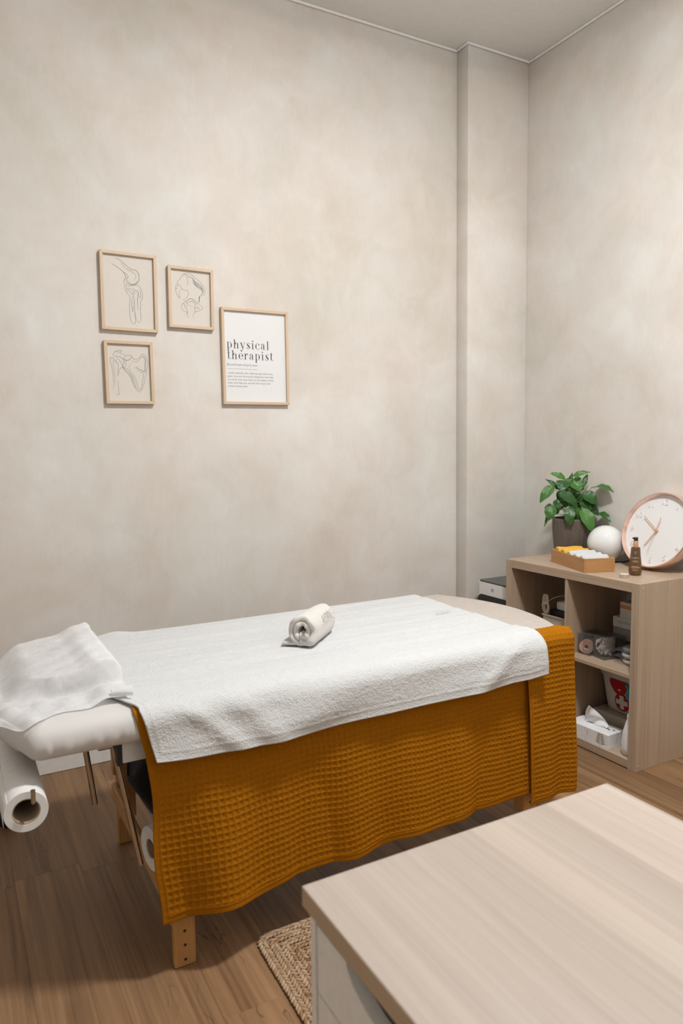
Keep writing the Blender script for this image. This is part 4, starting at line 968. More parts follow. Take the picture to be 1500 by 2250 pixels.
# globe lamp
GL = empty('globe_lamp', top(0.318, 0.446), 'round white opal glass globe lamp between plant and clock', 'lamp')
GR = 0.083
pf = [(0.036, 0.0), (0.040, 0.002), (0.040, 0.012)]
lathe('base', [(0.0, 0.0), (0.034, 0.0), (0.037, 0.003), (0.037, 0.016), (0.0, 0.016)], 'white', GL, 40)
zc = GR+0.006
lathe('globe', [(GR*math.cos(a), zc+GR*math.sin(a)) for a in np.linspace(-1.12, PI/2, 44)], 'opal', GL, 64)
tube('mains_cord', [(0.02, -0.036, 0.004), (0.035, -0.05, 0.004), (0.06, -0.06, 0.004), (0.10, -0.05, 0.004)], 0.003, 'black', GL)

# bamboo tray with small towels
TR = empty('tray', top(0.016, 0.295), 'bamboo tray with small rolled towels on the front of the shelf unit', 'tray', rz=math.atan2(-0.047, 0.134))
Wx, Wy, Hh, tt = 0.142, 0.314, 0.060, 0.007
box('tray_bottom', (tt, tt, 0.0), (Wx-tt, Wy-tt, 0.006), 'bamboo', TR)
box('tray_side', (0, 0.0, 0), (tt, Wy, Hh), 'bamboo', TR, 0.0012); box('tray_side', (Wx-tt, 0, 0), (Wx, Wy, Hh), 'bamboo', TR, 0.0012)
box('tray_end', (tt, 0, 0), (Wx-tt, tt, Hh), 'bamboo_x', TR, 0.0012); box('tray_end', (tt, Wy-tt, 0), (Wx-tt, Wy, Hh), 'bamboo_x', TR, 0.0012)
RM = Matrix.Translation(TR.location) @ Matrix.Rotation(math.atan2(-0.047, 0.134), 4, 'Z')
def small_roll(p, length, r, mat, label, group):
    o = empty('small_towel', RM @ Vector(p), label, 'towel', group, rz=math.atan2(-0.047, 0.134))
    n = 96; pr_ = [((0.004+(r-0.006)*k/(n-1))*math.cos(k/(n-1)*2*PI*2.4+1), (0.004+(r-0.006)*k/(n-1))*math.sin(k/(n-1)*2*PI*2.4+1)) for k in range(n)]
    P2 = np.array(pr_); tg = np.gradient(P2, axis=0); tg /= np.linalg.norm(tg, axis=1, keepdims=True); nm = np.stack([-tg[:, 1], tg[:, 0]], 1); w_ = r*0.19
    lo = np.array(list(P2+nm*w_)+list((P2-nm*w_)[::-1])); m_ = len(lo); V = []; xs_ = [-length/2-0.003]+list(np.linspace(-length/2, length/2, 14))+[length/2+0.003]
    cn = np.array(list(P2)+list(P2[::-1]))
    for k, xv in enumerate(xs_):
        sh = 0.5 if k in (0, len(xs_)-1) else 1; q = cn+(lo-cn)*sh; sc_ = 1+0.04*math.sin(xv*70+p[1]*90)
        V.append(np.column_stack([np.full(m_, xv), q[:, 0]*sc_*0.90, (np.maximum(q[:, 1]*sc_*0.94, -r*0.94)+r*0.94)*1.24]))
    V = np.array(V).reshape(-1, 3); fs = [(i*m_+k, i*m_+(k+1) % m_, (i+1)*m_+(k+1) % m_, (i+1)*m_+k) for i in range(len(xs_)-1) for k in range(m_)]
    for base in (0, (len(xs_)-1)*m_):
        fs += [(base+k, base+k+1, base+m_-2-k, base+m_-1-k) for k in range(n-1)]
    q = mk('towel_roll', V, fs, mat, o, True); b = bmesh.new(); b.from_mesh(q.data); bmesh.ops.recalc_face_normals(b, faces=b.faces); b.to_mesh(q.data); b.free()
    return o
small_roll((0.071, 0.275, 0.0065), 0.120, 0.029, 'terry_yellow', 'mustard rolled towel at the plant end of the bamboo tray', 'towels in the bamboo tray')
small_roll((0.071, 0.218, 0.0065), 0.120, 0.0285, 'terry_yellow', 'mustard rolled towel next to the white ones in the bamboo tray', 'towels in the bamboo tray')
small_roll((0.071, 0.160, 0.0065), 0.120, 0.0285, 'terry', 'white rolled towel next to the mustard ones in the bamboo tray', 'towels in the bamboo tray')
small_roll((0.071, 0.104, 0.0065), 0.118, 0.027, 'terry', 'middle white rolled towel in the bamboo tray', 'towels in the bamboo tray')
small_roll((0.071, 0.049, 0.0065), 0.116, 0.0265, 'terry', 'white rolled towel at the bottle end of the bamboo tray', 'towels in the bamboo tray')

# pump bottle
BT = empty('pump_bottle', top(0.159, 0.151), 'amber oil bottle with copper collar and black pump before the clock', 'bottle')
lathe('bottle_body', [(0.0, 0), (0.0205, 0.0), (0.0235, 0.003), (0.0262, 0.014), (0.0265, 0.022), (0.0245, 0.05), (0.0205, 0.085), (0.0185, 0.112), (0.0175, 0.117), (0.0135, 0.119), (0.0, 0.119)], 'amber', BT, 48)
lathe('collar', [(0.0, 0.1185), (0.0103, 0.1185), (0.0106, 0.120), (0.0104, 0.143), (0.0098, 0.1445), (0, 0.1445)], 'hand', BT, 32)
ph_ = lathe('pump_head', [(0.0, 0.144), (0.0085, 0.144), (0.0088, 0.157), (0.0075, 0.159), (0, 0.159)], 'black', BT, 28)
bm = bmesh.new(); bm_box(bm, (-0.0135, -0.0035, 0.1515), (0.0, 0.0035, 0.1585), 0.001); sp_ = from_bm('spout', bm, 'black', ph_); sp_.data.transform(Matrix.Rotation(YAW, 4, 'Z'))
fd = Vector((CAM.x-0.159, CAM.y-0.151, 0)).normalized(); sd = Vector((-fd.y, fd.x, 0))
def bl(x, z):   # point on the bottle's front skin
    rr = np.interp(z, [0.0, 0.014, 0.022, 0.05, 0.085, 0.112], [0.0205, 0.0262, 0.0265, 0.0245, 0.0205, 0.0185])+0.0004; a = x/rr
    return fd*(rr*math.cos(a))+sd*(rr*math.sin(a))+Vector((0, 0, z))
def decal(name, x0, x1, z0, z1, mat, n=8):
    V = [bl(x0+(x1-x0)*i/n, z) for z in (z0, z1) for i in range(n+1)]
    mk(name, V, [(i, i+1, n+2+i, n+1+i) for i in range(n)], mat, BT)
decal('logo_square', -0.008, 0.008, 0.0895, 0.104, 'ink')
for z in (0.092, 0.0965, 0.101):
    for xx in (-0.0055, -0.0025, 0.0005, 0.0035): decal('logo_letter', xx, xx+0.0018, z-0.0010, z+0.0012, 'card_white', 1)
for z, hw_, mt_ in ((0.0765, 0.0025, 'card_white'), (0.0735, 0.016, 'card_white'), (0.066, 0.003, 'orange'), (0.061, 0.0115, 'card_beige'), (0.0575, 0.0115, 'card_beige'), (0.038, 0.0135, 'card_white'), (0.0345, 0.019, 'card_white'), (0.029, 0.016, 'orange'), (0.0225, 0.0105, 'card_white')):
    k = max(1, int(hw_/0.0035))
    for j in range(k):
        a_ = -hw_+2*hw_*j/k; decal('label_text', a_, a_+2*hw_/k*0.82, z, z+0.0013, mt_, 2)
# tealight
TG = empty('tealight', top(0.071, 0.133), 'small white tealight candle in its metal cup near the bottle', 'candle')
lathe('cup', [(0, 0), (0.0190, 0), (0.0195, 0.001), (0.0195, 0.0155), (0.0190, 0.0155), (0.0188, 0.012), (0, 0.012)], 'alu', TG, 36)
lathe('candle_wax', [(0.0, 0.0125), (0.0186, 0.0125), (0.0182, 0.0145), (0.004, 0.0143), (0.0, 0.0143)], 'wax', TG, 36)
tube('wick', [(0, 0, 0.014), (0.0005, 0, 0.020)], 0.0008, 'wax', TG, 6)
# clock leaning on the wall
CR = 0.170
CK = empty('wall_clock', (0.315, 0.193, K), 'round white clock with rose gold rim leaning against the wall', 'clock')
az = math.radians(0); tl = math.radians(20)
# local frame: z = face normal (toward viewer), y = up along the dial
nrm_ = Vector((-math.cos(az)*math.cos(tl), -math.sin(az)*math.cos(tl), math.sin(tl)))
up_ = Vector((math.cos(az)*math.sin(tl), math.sin(az)*math.sin(tl), math.cos(tl)))
rt_ = up_.cross(nrm_)
CM = Matrix(((rt_.x, up_.x, nrm_.x, 0), (rt_.y, up_.y, nrm_.y, 0), (rt_.z, up_.z, nrm_.z, 0), (0, 0, 0, 1)))
cdist = up_*CR+nrm_*0.024
CMX = Matrix.Translation(cdist+Vector((0, 0, 0.0004))) @ CM
def ck(o): o.data.transform(CMX); return o
ck(lathe('rim', [(CR-0.012, -0.024), (CR-0.002, -0.024), (CR, -0.021), (CR, 0.018), (CR-0.001, 0.022), (CR-0.003, 0.024), (CR-0.0055, 0.023), (CR-0.006, 0.019), (CR-0.0065, 0.003), (CR-0.012, -0.002)], 'rose', CK, 96, closed=True))
dial = ck(lathe('dial', [(0, -0.022), (CR-0.0125, -0.022), (CR-0.0125, -0.003), (CR-0.0075, 0.000), (0.0, 0.0)], 'clockface', CK, 96))
for hnum in range(1, 13):
    a = math.radians(90-30*hnum); rr = CR*0.775; s_ = str(hnum)
    text_obj('numeral', s_, 0.036, 'clockface', dial, (lambda a, rr, k: (lambda c: CMX @ Vector((rr*math.cos(a)+c.x, rr*math.sin(a)+c.y-0.0125, 0.0018+c.z))))(a, rr, 0), align='CENTER', extrude=0.0017)
def hand(name, ang, l0, l1, wd, z):
    a = math.radians(90-ang); d_ = Vector((math.cos(a), math.sin(a), 0)); n_ = Vector((-d_.y, d_.x, 0)); V = []
    for zz_ in (z, z+0.0012):
        V += [d_*l0+n_*wd+Vector((0, 0, zz_)), d_*l0-n_*wd+Vector((0, 0, zz_)), d_*l1-n_*wd*0.85+Vector((0, 0, zz_)), d_*l1+n_*wd*0.85+Vector((0, 0, zz_))]
    ck(mk(name, V, [(0, 1, 2, 3), (7, 6, 5, 4), (0, 4, 5, 1), (1, 5, 6, 2), (2, 6, 7, 3), (3, 7, 4, 0)], 'hand', CK))
hand('hour_hand', 211, -0.004, 0.085, 0.0024, 0.008); hand('minute_hand', 307, -0.004, 0.097, 0.0021, 0.0105); hand('second_hand', 189, 0, 0.105, 0.0006, 0.013); hand('second_hand_tail', 9, 0, 0.058, 0.0016, 0.013)
ck(lathe('hub', [(0, 0.0), (0.0045, 0.0), (0.0045, 0.013), (0.0062, 0.0135), (0.0062, 0.0155), (0, 0.0165)], 'hand', CK, 24))
ck(lathe('glass', [(0, 0.019), (CR-0.0065, 0.0185)], 'glass', CK, 64))

# -------- things in the cubes
def carton(name, a, b, mat, label, cat='box', group='cartons in the shelf unit', bev=0.0012):
    e = empty(name, ((a[0]+b[0])/2, (a[1]+b[1])/2, a[2]), label, cat, group); c = ((a[0]+b[0])/2, (a[1]+b[1])/2, a[2])
    sub = lambda p: tuple(p[i]-c[i] for i in range(3))
    box('carton_body', sub(a), (sub(b)[0], sub(b)[1], sub(b)[2]-0.0006), mat, e, bev)
    # lid flaps seam
    box('lid_flap', (sub(a)[0]+0.0005, sub(a)[1]+0.0005, sub(b)[2]-0.0007), (0.001, sub(b)[1]-0.0005, sub(b)[2]), mat, e); box('lid_flap', (0.002, sub(a)[1]+0.0005, sub(b)[2]-0.0007), (sub(b)[0]-0.0005, sub(b)[1]-0.0005, sub(b)[2]), mat, e)
    return e, c
ZU = K/2+0.008
carton('carton', (0.19, 0.050, ZU), (0.375, 0.290, 0.4590), 'card_dark', 'flat black box under the grey carton at the back of the upper cube')
carton('carton', (0.20, 0.045, 0.4592), (0.37, 0.293, 0.5115), 'card_grey', 'dark grey carton below the pale lettered carton')
e, c = carton('carton', (0.20, 0.045, 0.5117), (0.37, 0.295, 0.557), 'card_white', 'pale carton with teal lettering in the middle of the stack')
fx = 0.20-c[0]-0.0004
text_obj('lettering', 'optilube', 0.030, 'teal', e, lambda q: Vector((fx, 0.267-c[1]-q.x*0.95, 0.024+q.y*0.75-0.004)))
text_obj('lettering', 'active', 0.014, 'teal', e, lambda q: Vector((fx, 0.200-c[1]-q.x, 0.006+q.y)))
e, c = carton('carton', (0.20, 0.050, 0.5572), (0.37, 0.258, 0.6275), 'card_white', 'top carton of the stack, white with an orange stripe')
box('stripe', (0.20-c[0]-0.0005, 0.0505-c[1], 0.042), (0.20-c[0]-0.0001, 0.2575-c[1], 0.058), 'orange', e)
def acrylic(x0, y0, wy, dx_, hz_, label, rot):
    e = empty('clear_box', (x0, y0, ZU), label, 'container', 'clear storage boxes', rz=rot)
    t_ = 0.0022; g = 0.004
    bm = bmesh.new(); bm_box(bm, (0, 0, 0), (dx_, wy, t_)); bm_box(bm, (0, 0, t_), (t_, wy, hz_)); bm_box(bm, (dx_-t_, 0, t_), (dx_, wy, hz_)); bm_box(bm, (t_, 0, t_), (dx_-t_, t_, hz_)); bm_box(bm, (t_, wy-t_, t_), (dx_-t_, wy, hz_))
    from_bm('box_wall', bm, 'acryl', e)
    bm = bmesh.new(); bm_box(bm, (-0.0015, -0.0015, hz_), (dx_+0.0015, wy+0.0015, hz_+0.004), 0.001); bm_box(bm, (dx_/2-0.014, wy/2-0.014, hz_+0.004), (dx_/2+0.014, wy/2+0.014, hz_+0.008), 0.001)
    from_bm('lid', bm, 'acryl', e)
    return e
ab = acrylic(0.070, 0.226, 0.070, 0.115, 0.092, 'clear lidded box filled with white bandage strips', math.radians(-8))
aa = acrylic(0.066, 0.302, 0.068, 0.110, 0.090, 'clear lidded box holding a pink tape roll, beside the divider', 0)
# pink tape rolls
tp = empty('tape_roll', (0.086, 0.336, ZU+0.0335), 'roll of pink kinesiology tape in the clear box', 'tape', 'pink tape rolls')
q1 = lathe('tape', [(0.012, -0.013), (0.030, -0.013), (0.030, 0.013), (0.012, 0.013)], 'pink', tp, 36, closed=True); q2 = lathe('core', [(0.0105, -0.0125), (0.0118, -0.0125), (0.0118, 0.0125), (0.0105, 0.0125)], 'gauze', tp, 30, closed=True)
for q in (q1, q2): q.data.transform(Matrix.Rotation(PI/2, 4, 'Y'))
tp.rotation_euler = (0, 0, math.radians(28))
tp2 = empty('tape_roll', (0.146, 0.336, ZU+0.0330), 'second pink tape roll further back in the clear box', 'tape', 'pink tape rolls')
q1 = lathe('tape', [(0.012, -0.020), (0.030, -0.020), (0.030, 0.020), (0.012, 0.020)], 'pink', tp2, 36, closed=True); q1.data.transform(Matrix.Rotation(PI/2, 4, 'Y'))
# bandage strips: crumpled ribbons
bs = empty('bandage_strips', (0.128, 0.262, ZU+0.004), 'tangle of white bandage strips inside the clear box', 'bandage', rz=math.radians(-8))
rs = random.Random(5)
for k in range(16):
    pts_ = [(rs.uniform(-0.044, 0.044), rs.uniform(-0.022, 0.022), rs.uniform(0.006, 0.078)) for _ in range(4)]
    c_ = catmull(pts_, 8); c_ = [np.clip(q, (-0.046, -0.025, 0.004), (0.046, 0.025, 0.082)) for q in c_]
    c_ = np.array(c_); w_ = np.array([rs.uniform(-.3, .3), rs.uniform(-.3, .3), 1.0]); w_ = w_/np.linalg.norm(w_)*0.007
    Pq = np.stack([c_-w_, c_-w_*0.3+0.001, c_+w_*0.3+0.001, c_+w_], 1); Pq[..., 2] = np.clip(Pq[..., 2], 0.001, 0.085); Pq[..., 1] = np.clip(Pq[..., 1], -0.029, 0.029); Pq[..., 0] = np.clip(Pq[..., 0], -0.05, 0.05)
    sheet('strip', Pq, 'gauze', bs, thick=0.0008)
# clear pouches with pads, at the near end
for k, (yy0, zz0, lab) in enumerate(((0.125, 0.0, 'lowest pale pad in a clear bag near the shelf side'), (0.130, 0.026, 'middle pad in a clear bag near the shelf side'), (0.127, 0.052, 'topmost crinkled clear bag near the shelf side'))):
    e = empty('bagged_pad', (0.145, yy0, ZU+zz0), lab, 'medical pad', 'bagged pads in the upper cube')
    lathe('pad', [(0, 0.001), (0.040, 0.001), (0.050, 0.006), (0.052, 0.012), (0.048, 0.018), (0.036, 0.021), (0, 0.022)], 'bagwhite' if k < 2 else 'card_grey', e, 30)
    g = np.linspace(-1, 1, 22); GX, GY = np.meshgrid(g, g, indexing='ij')
    sheet('clear_bag', np.stack([GX*0.062, GY*0.062, 0.0235-0.020*np.maximum(np.abs(GX), np.abs(GY))**4+0.001*np.sin(GX*9+GY*5+k)+0.0008*np.sin(GY*17)], -1), 'acryl', e)
# lower cube: tissue box
TX = empty('tissue_box', (0.010, 0.143, TK), 'white tissue box printed with dried flowers in the lower cube', 'tissue box', rz=math.radians(3))
box('box_body', (0, 0, 0), (0.108, 0.215, 0.062), 'card_white' if False else 'tissue', TX, 0.001)
def flat(name, polys, fn, mat, par):
    V, Fc = [], []
    for p in polys: n0 = len(V); V += [fn(q) for q in p]; Fc.append(tuple(range(n0, n0+len(p))))
    return mk(name, V, Fc, mat, par)
front = lambda q: Vector((-0.0003, q[0], q[1]))
leafp = []
for k in range(6):
    z_ = 0.014+0.0078*k; l_ = 0.026-0.0022*k
    for sg in (-1, 1):
        leafp.append([(0.040, z_), (0.040+sg*l_*0.35, z_+0.0052), (0.040+sg*l_*0.8, z_+0.0058), (0.040+sg*l_, z_+0.004), (0.040+sg*l_*0.75, z_+0.0012), (0.040+sg*l_*0.35, z_-0.0008)][::sg])
flat('leaf_print', leafp, front, 'print_brown', TX)
flat('stem_print', [[(0.0412, 0.002), (0.0425, 0.002), (0.0405, 0.030), (0.0405, 0.061), (0.0395, 0.061), (0.0393, 0.030)]], front, 'print_brown', TX)
rs = random.Random(2); dots = []
for k in range(14):
    a_, b_ = 0.105+0.016*rs.uniform(-1, 1), 0.028+rs.uniform(0, 0.032); dots.append([(a_, b_), (a_+0.002, b_+0.001), (a_+0.0025, b_+0.003), (a_, b_+0.0025)])
dots.append([(0.112, 0.006), (0.1127, 0.006), (0.106, 0.050), (0.105, 0.050)])
flat('flower_print', dots, front, 'print_brown', TX)
end = lambda q: Vector((q[0], -0.0003, q[1]))
flat('flower_print', [[(0.048, 0.020), (0.0495, 0.020), (0.060, 0.045), (0.060, 0.061), (0.0585, 0.061), (0.0585, 0.045)]], end, 'print_dark', TX)
topf = lambda q: Vector((q[0], q[1], 0.0623))
flat('flower_print', [[(0.060, 0.002), (0.061, 0.002), (0.066, 0.020), (0.064, 0.020)], [(0.062, 0.018), (0.071, 0.022), (0.069, 0.031), (0.060, 0.028)], [(0.052, 0.034), (0.060, 0.036), (0.059, 0.046), (0.05, 0.043)]], topf, 'print_dark', TX)
n = 26; ts = np.linspace(0, 1, n); hs = np.linspace(0, 1, 16); Pq = np.zeros((n, 16, 3))
for i, t in enumerate(ts):
    topz = 0.085*(1-abs(t-0.68)/0.68)**0.9 if t < 0.68 else 0.085*(1-(t-0.68)/0.40)
    topz = max(topz, 0.012)
    for j, hh_ in enumerate(hs):
        Pq[i, j] = (0.054+0.020*math.sin(t*7)*hh_+0.006*math.sin(hh_*8+t*11), 0.050+0.115*t+0.012*(t-0.5)*hh_, 0.0615+topz*hh_)
sheet('tissue', Pq, 'tissue', TX, thick=0.0006)
# storage box and first-aid basket
e, c = carton('carton', (0.145, 0.060, TK), (0.345, 0.345, 0.133), 'card_beige', 'beige cardboard box under the first-aid basket')
FA = empty('first_aid_basket', (0.265, 0.226, 0.1334), 'white canvas basket with red flap and red cross emblem in the lower cube', 'basket')
def basket():
    prof_ = [(0.76, 0.0), (0.80, 0.006), (0.86, 0.05), (0.93, 0.11), (0.985, 0.15), (1.05, 0.158), (1.07, 0.172), (1.06, 0.186), (1.0, 0.19), (0.97, 0.185), (0.93, 0.15), (0.86, 0.06), (0.78, 0.012), (0.3, 0.010)]
    ob = []
    for k in range(56):
        a = 2*PI*k/56; ob.append((0.092*math.copysign(abs(math.cos(a))**0.5, math.cos(a)), 0.128*math.copysign(abs(math.sin(a))**0.5, math.sin(a))))
    V = [(x_*s_, y_*s_, z_) for s_, z_ in prof_ for x_, y_ in ob]; n_ = 56
    F_ = [(i*n_+k, i*n_+(k+1) % n_, (i+1)*n_+(k+1) % n_, (i+1)*n_+k) for i in range(len(prof_)-1) for k in range(n_)]
    F_.append(tuple(range(n_-1, -1, -1))); F_.append(tuple((len(prof_)-1)*n_+k for k in range(n_)))
    return V, F_
V, Fc = basket(); mk('basket_body', V, Fc, 'bagwhite', FA, True, angle=60)
def bf(y_, z_, o_=0.0015): return Vector((-0.092*np.interp(z_, [0, 0.05, 0.11, 0.15, 0.2], [0.795, 0.86, 0.93, 0.985, 1.08])-o_, y_, z_))
def patch(name, poly, mat, o0, th_=0.0012):
    n_ = len(poly); V = [bf(p[0], p[1], o0+th_) for p in poly]+[bf(p[0], p[1], o0) for p in poly]
    mk(name, V, [tuple(range(n_)), tuple(range(2*n_-1, n_-1, -1))]+[(i, n_+i, n_+(i+1) % n_, (i+1) % n_) for i in range(n_)], mat, FA)
cy_, cz_ = -0.004, 0.052
patch('emblem_disc', [(cy_+0.038*math.cos(2*PI*k/40), cz_+0.040*math.sin(2*PI*k/40)) for k in range(40)], 'red', 0.0015)
cw, cl = 0.0105, 0.031
patch('emblem_cross', [(cy_-cw, cz_+cl), (cy_-cw, cz_+cw), (cy_-cl, cz_+cw), (cy_-cl, cz_-cw), (cy_-cw, cz_-cw), (cy_-cw, cz_-cl), (cy_+cw, cz_-cl), (cy_+cw, cz_-cw), (cy_+cl, cz_-cw), (cy_+cl, cz_+cw), (cy_+cw, cz_+cw), (cy_+cw, cz_+cl)], 'bagwhite', 0.0028)
patch('closure_flap', [(0.052, 0.150), (0.054, 0.132), (0.044, 0.110), (0.032, 0.094), (0.016, 0.084), (-0.006, 0.084), (-0.022, 0.096), (-0.032, 0.116), (-0.038, 0.150)], 'red', 0.002, 0.003)
patch('flap_button', [(0.003+0.008*math.cos(2*PI*k/16), 0.108+0.004*math.sin(2*PI*k/16)) for k in range(16)], 'bagwhite', 0.0052)
rb_ = [bf(-0.042, 0.145, 0.004), bf(-0.044, 0.13, 0.010), bf(-0.052, 0.112, 0.008), bf(-0.046, 0.095, 0.012), bf(-0.040, 0.078, 0.009)]
c_ = np.array(catmull(rb_, 6)); w_ = np.array([0.003, 0.012, 0.003]); sheet('turquoise_ribbon', np.stack([c_-w_, c_+w_*0.2+np.array([-0.002, 0, 0]), c_+w_], 1), 'turq', FA, thick=0.001)
# white rounded bottle standing at the near end
WB = empty('white_bottle', (0.052, 0.070, TK), 'rounded white plastic bottle half hidden behind the shelf side', 'bottle')
lathe('bottle_body', [(0, 0), (0.024, 0), (0.031, 0.006), (0.034, 0.03), (0.033, 0.060), (0.027, 0.100), (0.019, 0.132), (0.013, 0.148), (0, 0.149)], 'devwhite', WB, 40)
lathe('cap', [(0, 0.1485), (0.013, 0.1485), (0.013, 0.168), (0.011, 0.171), (0, 0.171)], 'devwhite', WB, 28)
# far upper cube: bin, device and cable
BN = empty('storage_bin', (0.205, 0.500, ZU), 'olive beige storage bin in the far upper cube', 'bin')
bm = bmesh.new()
def tray_bin(bm, x_, y_, z_, t_):
    bm_box(bm, (-x_, -y_, 0), (x_, y_, t_)); bm_box(bm, (-x_, -y_, t_), (-x_+t_, y_, z_)); bm_box(bm, (x_-t_, -y_, t_), (x_, y_, z_)); bm_box(bm, (-x_+t_, -y_, t_), (x_-t_, -y_+t_, z_)); bm_box(bm, (-x_+t_, y_-t_, t_), (x_-t_, y_, z_))
tray_bin(bm, 0.12, 0.102, 0.122, 0.004); from_bm('bin_body', bm, 'card_beige', BN)
bm = bmesh.new(); bm_box(bm, (-0.125, -0.107, 0.1222), (-0.119, 0.107, 0.130), 0.001); bm_box(bm, (0.119, -0.107, 0.1222), (0.125, 0.107, 0.130), 0.001); bm_box(bm, (-0.119, 0.101, 0.1222), (0.119, 0.107, 0.130), 0.001); bm_box(bm, (-0.119, -0.107, 0.1222), (0.119, -0.101, 0.130), 0.001); from_bm('rim', bm, 'card_beige', BN)
e, c = carton('carton', (0.115, 0.412, ZU+0.0045), (0.30, 0.588, ZU+0.148), 'card_dark', 'dark box standing in the storage bin')
DV = empty('therapy_device', (0.205, 0.480, ZU+0.1485), 'white electrical device lying on the dark box in the far cube', 'device')
box('housing', (-0.075, -0.085, 0.0), (0.075, 0.085, 0.040), 'devwhite', DV, 0.008, 3); lathe('dome', [(0, 0.0405), (0.035, 0.0405), (0.03, 0.058), (0.015, 0.066), (0, 0.067)], 'devwhite', DV, 30)
CB = empty('cable', (0.098, 0.592, ZU+0.130), 'bundle of cream mains cable over the edge of the storage bin', 'cable')
for k in range(5):
    dy = (k-2)*0.004
    lp_ = [(-0.012+0.002*k, dy+0.006*math.sin(a*2), 0.048+0.046*math.sin(a)+0.000) if False else (-0.006+0.003*math.sin(k+a), dy+0.011*math.sin(a)*(1 if math.cos(a) > 0 else 1.45), 0.046+0.044*math.cos(a)) for a in np.linspace(0, 2*PI, 26)]
    tube('loop', lp_, 0.0023, 'cable', CB, 7)
tube('loop_tie', [(-0.006, -0.014, 0.048), (-0.006, 0.014, 0.048)], 0.006, 'cable', CB, 8)
tube('lead', catmull([(0.0, -0.01, 0.06), (0.02, -0.035, 0.080), (0.06, -0.06, 0.088), (0.100, -0.10, 0.0845)], 6), 0.0023, 'cable', CB, 7)

# ------------------------------------------------------------------ air device behind the shelf unit
AD = empty('air_cooler', (0.045, 0.785, 0), 'white floor-standing air unit with dark top behind the shelf unit', 'appliance')
ax_, ay_, az_ = 0.30, 0.255, 0.610
def rr2(x0, x1, y0, y1, r, n=6):
    o = []
    for (cx, cy, a0) in ((x1-r, y1-r, 0), (x0+r, y1-r, PI/2), (x0+r, y0+r, PI), (x1-r, y0+r, 3*PI/2)):
        o += [(cx+r*math.cos(a0+PI/2*k/n), cy+r*math.sin(a0+PI/2*k/n)) for k in range(n+1)]
    return o
prism('body', rr2(0, ax_, 0, ay_, 0.02), 'z', 0.02, az_, 'devwhite', AD, 0.004)
prism('foot', rr2(0.02, ax_-0.02, 0.02, ay_-0.02, 0.02), 'z', 0.0, 0.0195, 'black', AD)
prism('top_panel', rr2(0.006, ax_-0.006, 0.006, ay_-0.006, 0.018), 'z', az_+0.0002, az_+0.008, 'devtop', AD, 0.002)
box('control_hump', (0.19, 0.03, az_+0.0082), (0.28, 0.225, az_+0.020), 'devtop', AD, 0.004, 2)
gr = prism('grille', rr2(0.012, ay_-0.012, 0.30, az_-0.062, 0.03), 'x', -0.0025, -0.0002, 'black', AD)
for k in range(14):
    z_ = 0.315+k*0.0165; box('louvre', (-0.0045, 0.030, z_), (-0.0026, ay_-0.030, z_+0.006), 'black', gr, 0.0005)
lg = lathe('badge', [(0.0045, 0), (0.0085, 0), (0.0085, 0.0008), (0.0045, 0.0008)], 'ink_grey', AD, 24, closed=True); lg.data.transform(Matrix.Translation((-0.0002, ay_*0.52, az_-0.030)) @ Matrix.Rotation(-PI/2, 4, 'Y'))
bm = bmesh.new(); bm_box(bm, (-0.001, ay_*0.52-0.0012, az_-0.036), (-0.0002, ay_*0.52+0.0012, az_-0.024)); from_bm('badge_mark', bm, 'ink_grey', AD)

# ------------------------------------------------------------------ desk and drawer unit in the foreground
DX0, DX1, DY1, DZ = -1.974, -1.3915, -1.0494, 0.74; DY0 = -2.35; DT = 0.028
DK = empty('desk', (-1.68, -1.7, 0), 'pale oak-effect desk top in the foreground', 'desk')
o = box('desk_top', (DX0, DY0, DZ-DT), (DX1, DY1, DZ), 'desk', DK, 0.0012); o.data.materials.append(MT['desk_edge'])
for p in o.data.polygons:
    if abs(p.normal.z) < 0.5: p.material_index = 1
o.data.transform(Matrix.Translation((1.68, 1.7, 0)))
for xx in (DX0+0.03, DX1-0.07):
    q = lathe('desk_leg', [(0, 0), (0.016, 0), (0.02, 0.004), (0.02, DZ-DT-0.006), (0.035, DZ-DT-0.005), (0.035, DZ-DT-0.0002), (0, DZ-DT-0.0002)], 'white', DK, 28); q.location = (xx+0.02+1.68, DY0+0.06+1.7, 0)
DU = empty('drawer_unit', (-1.972, -1.430, 0), 'white drawer unit with scooped finger pulls under the desk end', 'drawers')
uw, ud, uh = 0.36, 0.56, 0.7115
box('side_board', (0, uw-0.014, 0.0), (ud, uw, uh), 'white', DU, 0.001); box('side_board', (0, 0, 0.0), (ud, 0.014, uh), 'white', DU, 0.001)
box('top_board', (0.02, 0.0142, uh-0.012), (ud, uw-0.0142, uh), 'white', DU); box('back_board', (ud-0.012, 0.0142, 0.05), (ud-0.001, uw-0.0142, uh-0.0122), 'white', DU); box('plinth', (0.03, 0.0142, 0.0), (0.045, uw-0.0142, 0.05), 'white', DU)
zs = [0.052, 0.18, 0.308, 0.436, 0.525, 0.6135, 0.708]
ya, yb = 0.0175, uw-0.0175
for k in range(len(zs)-1):
    za, zb_ = zs[k]+0.0012, zs[k+1]-0.0012
    cyy = (ya+yb)/2; sc_ = [(cyy+0.085*math.cos(t), zb_-0.034*math.sin(t)) for t in np.linspace(0, PI, 22)]
    prism('drawer_front', [(ya, za), (yb, za), (yb, zb_)]+sc_+[(ya, zb_)], 'x', 0.001, 0.019, 'white', DU)
    box('drawer_box', (0.028, ya+0.012, za+0.004), (ud-0.03, yb-0.012, zb_-0.045), 'shade_blue', DU)

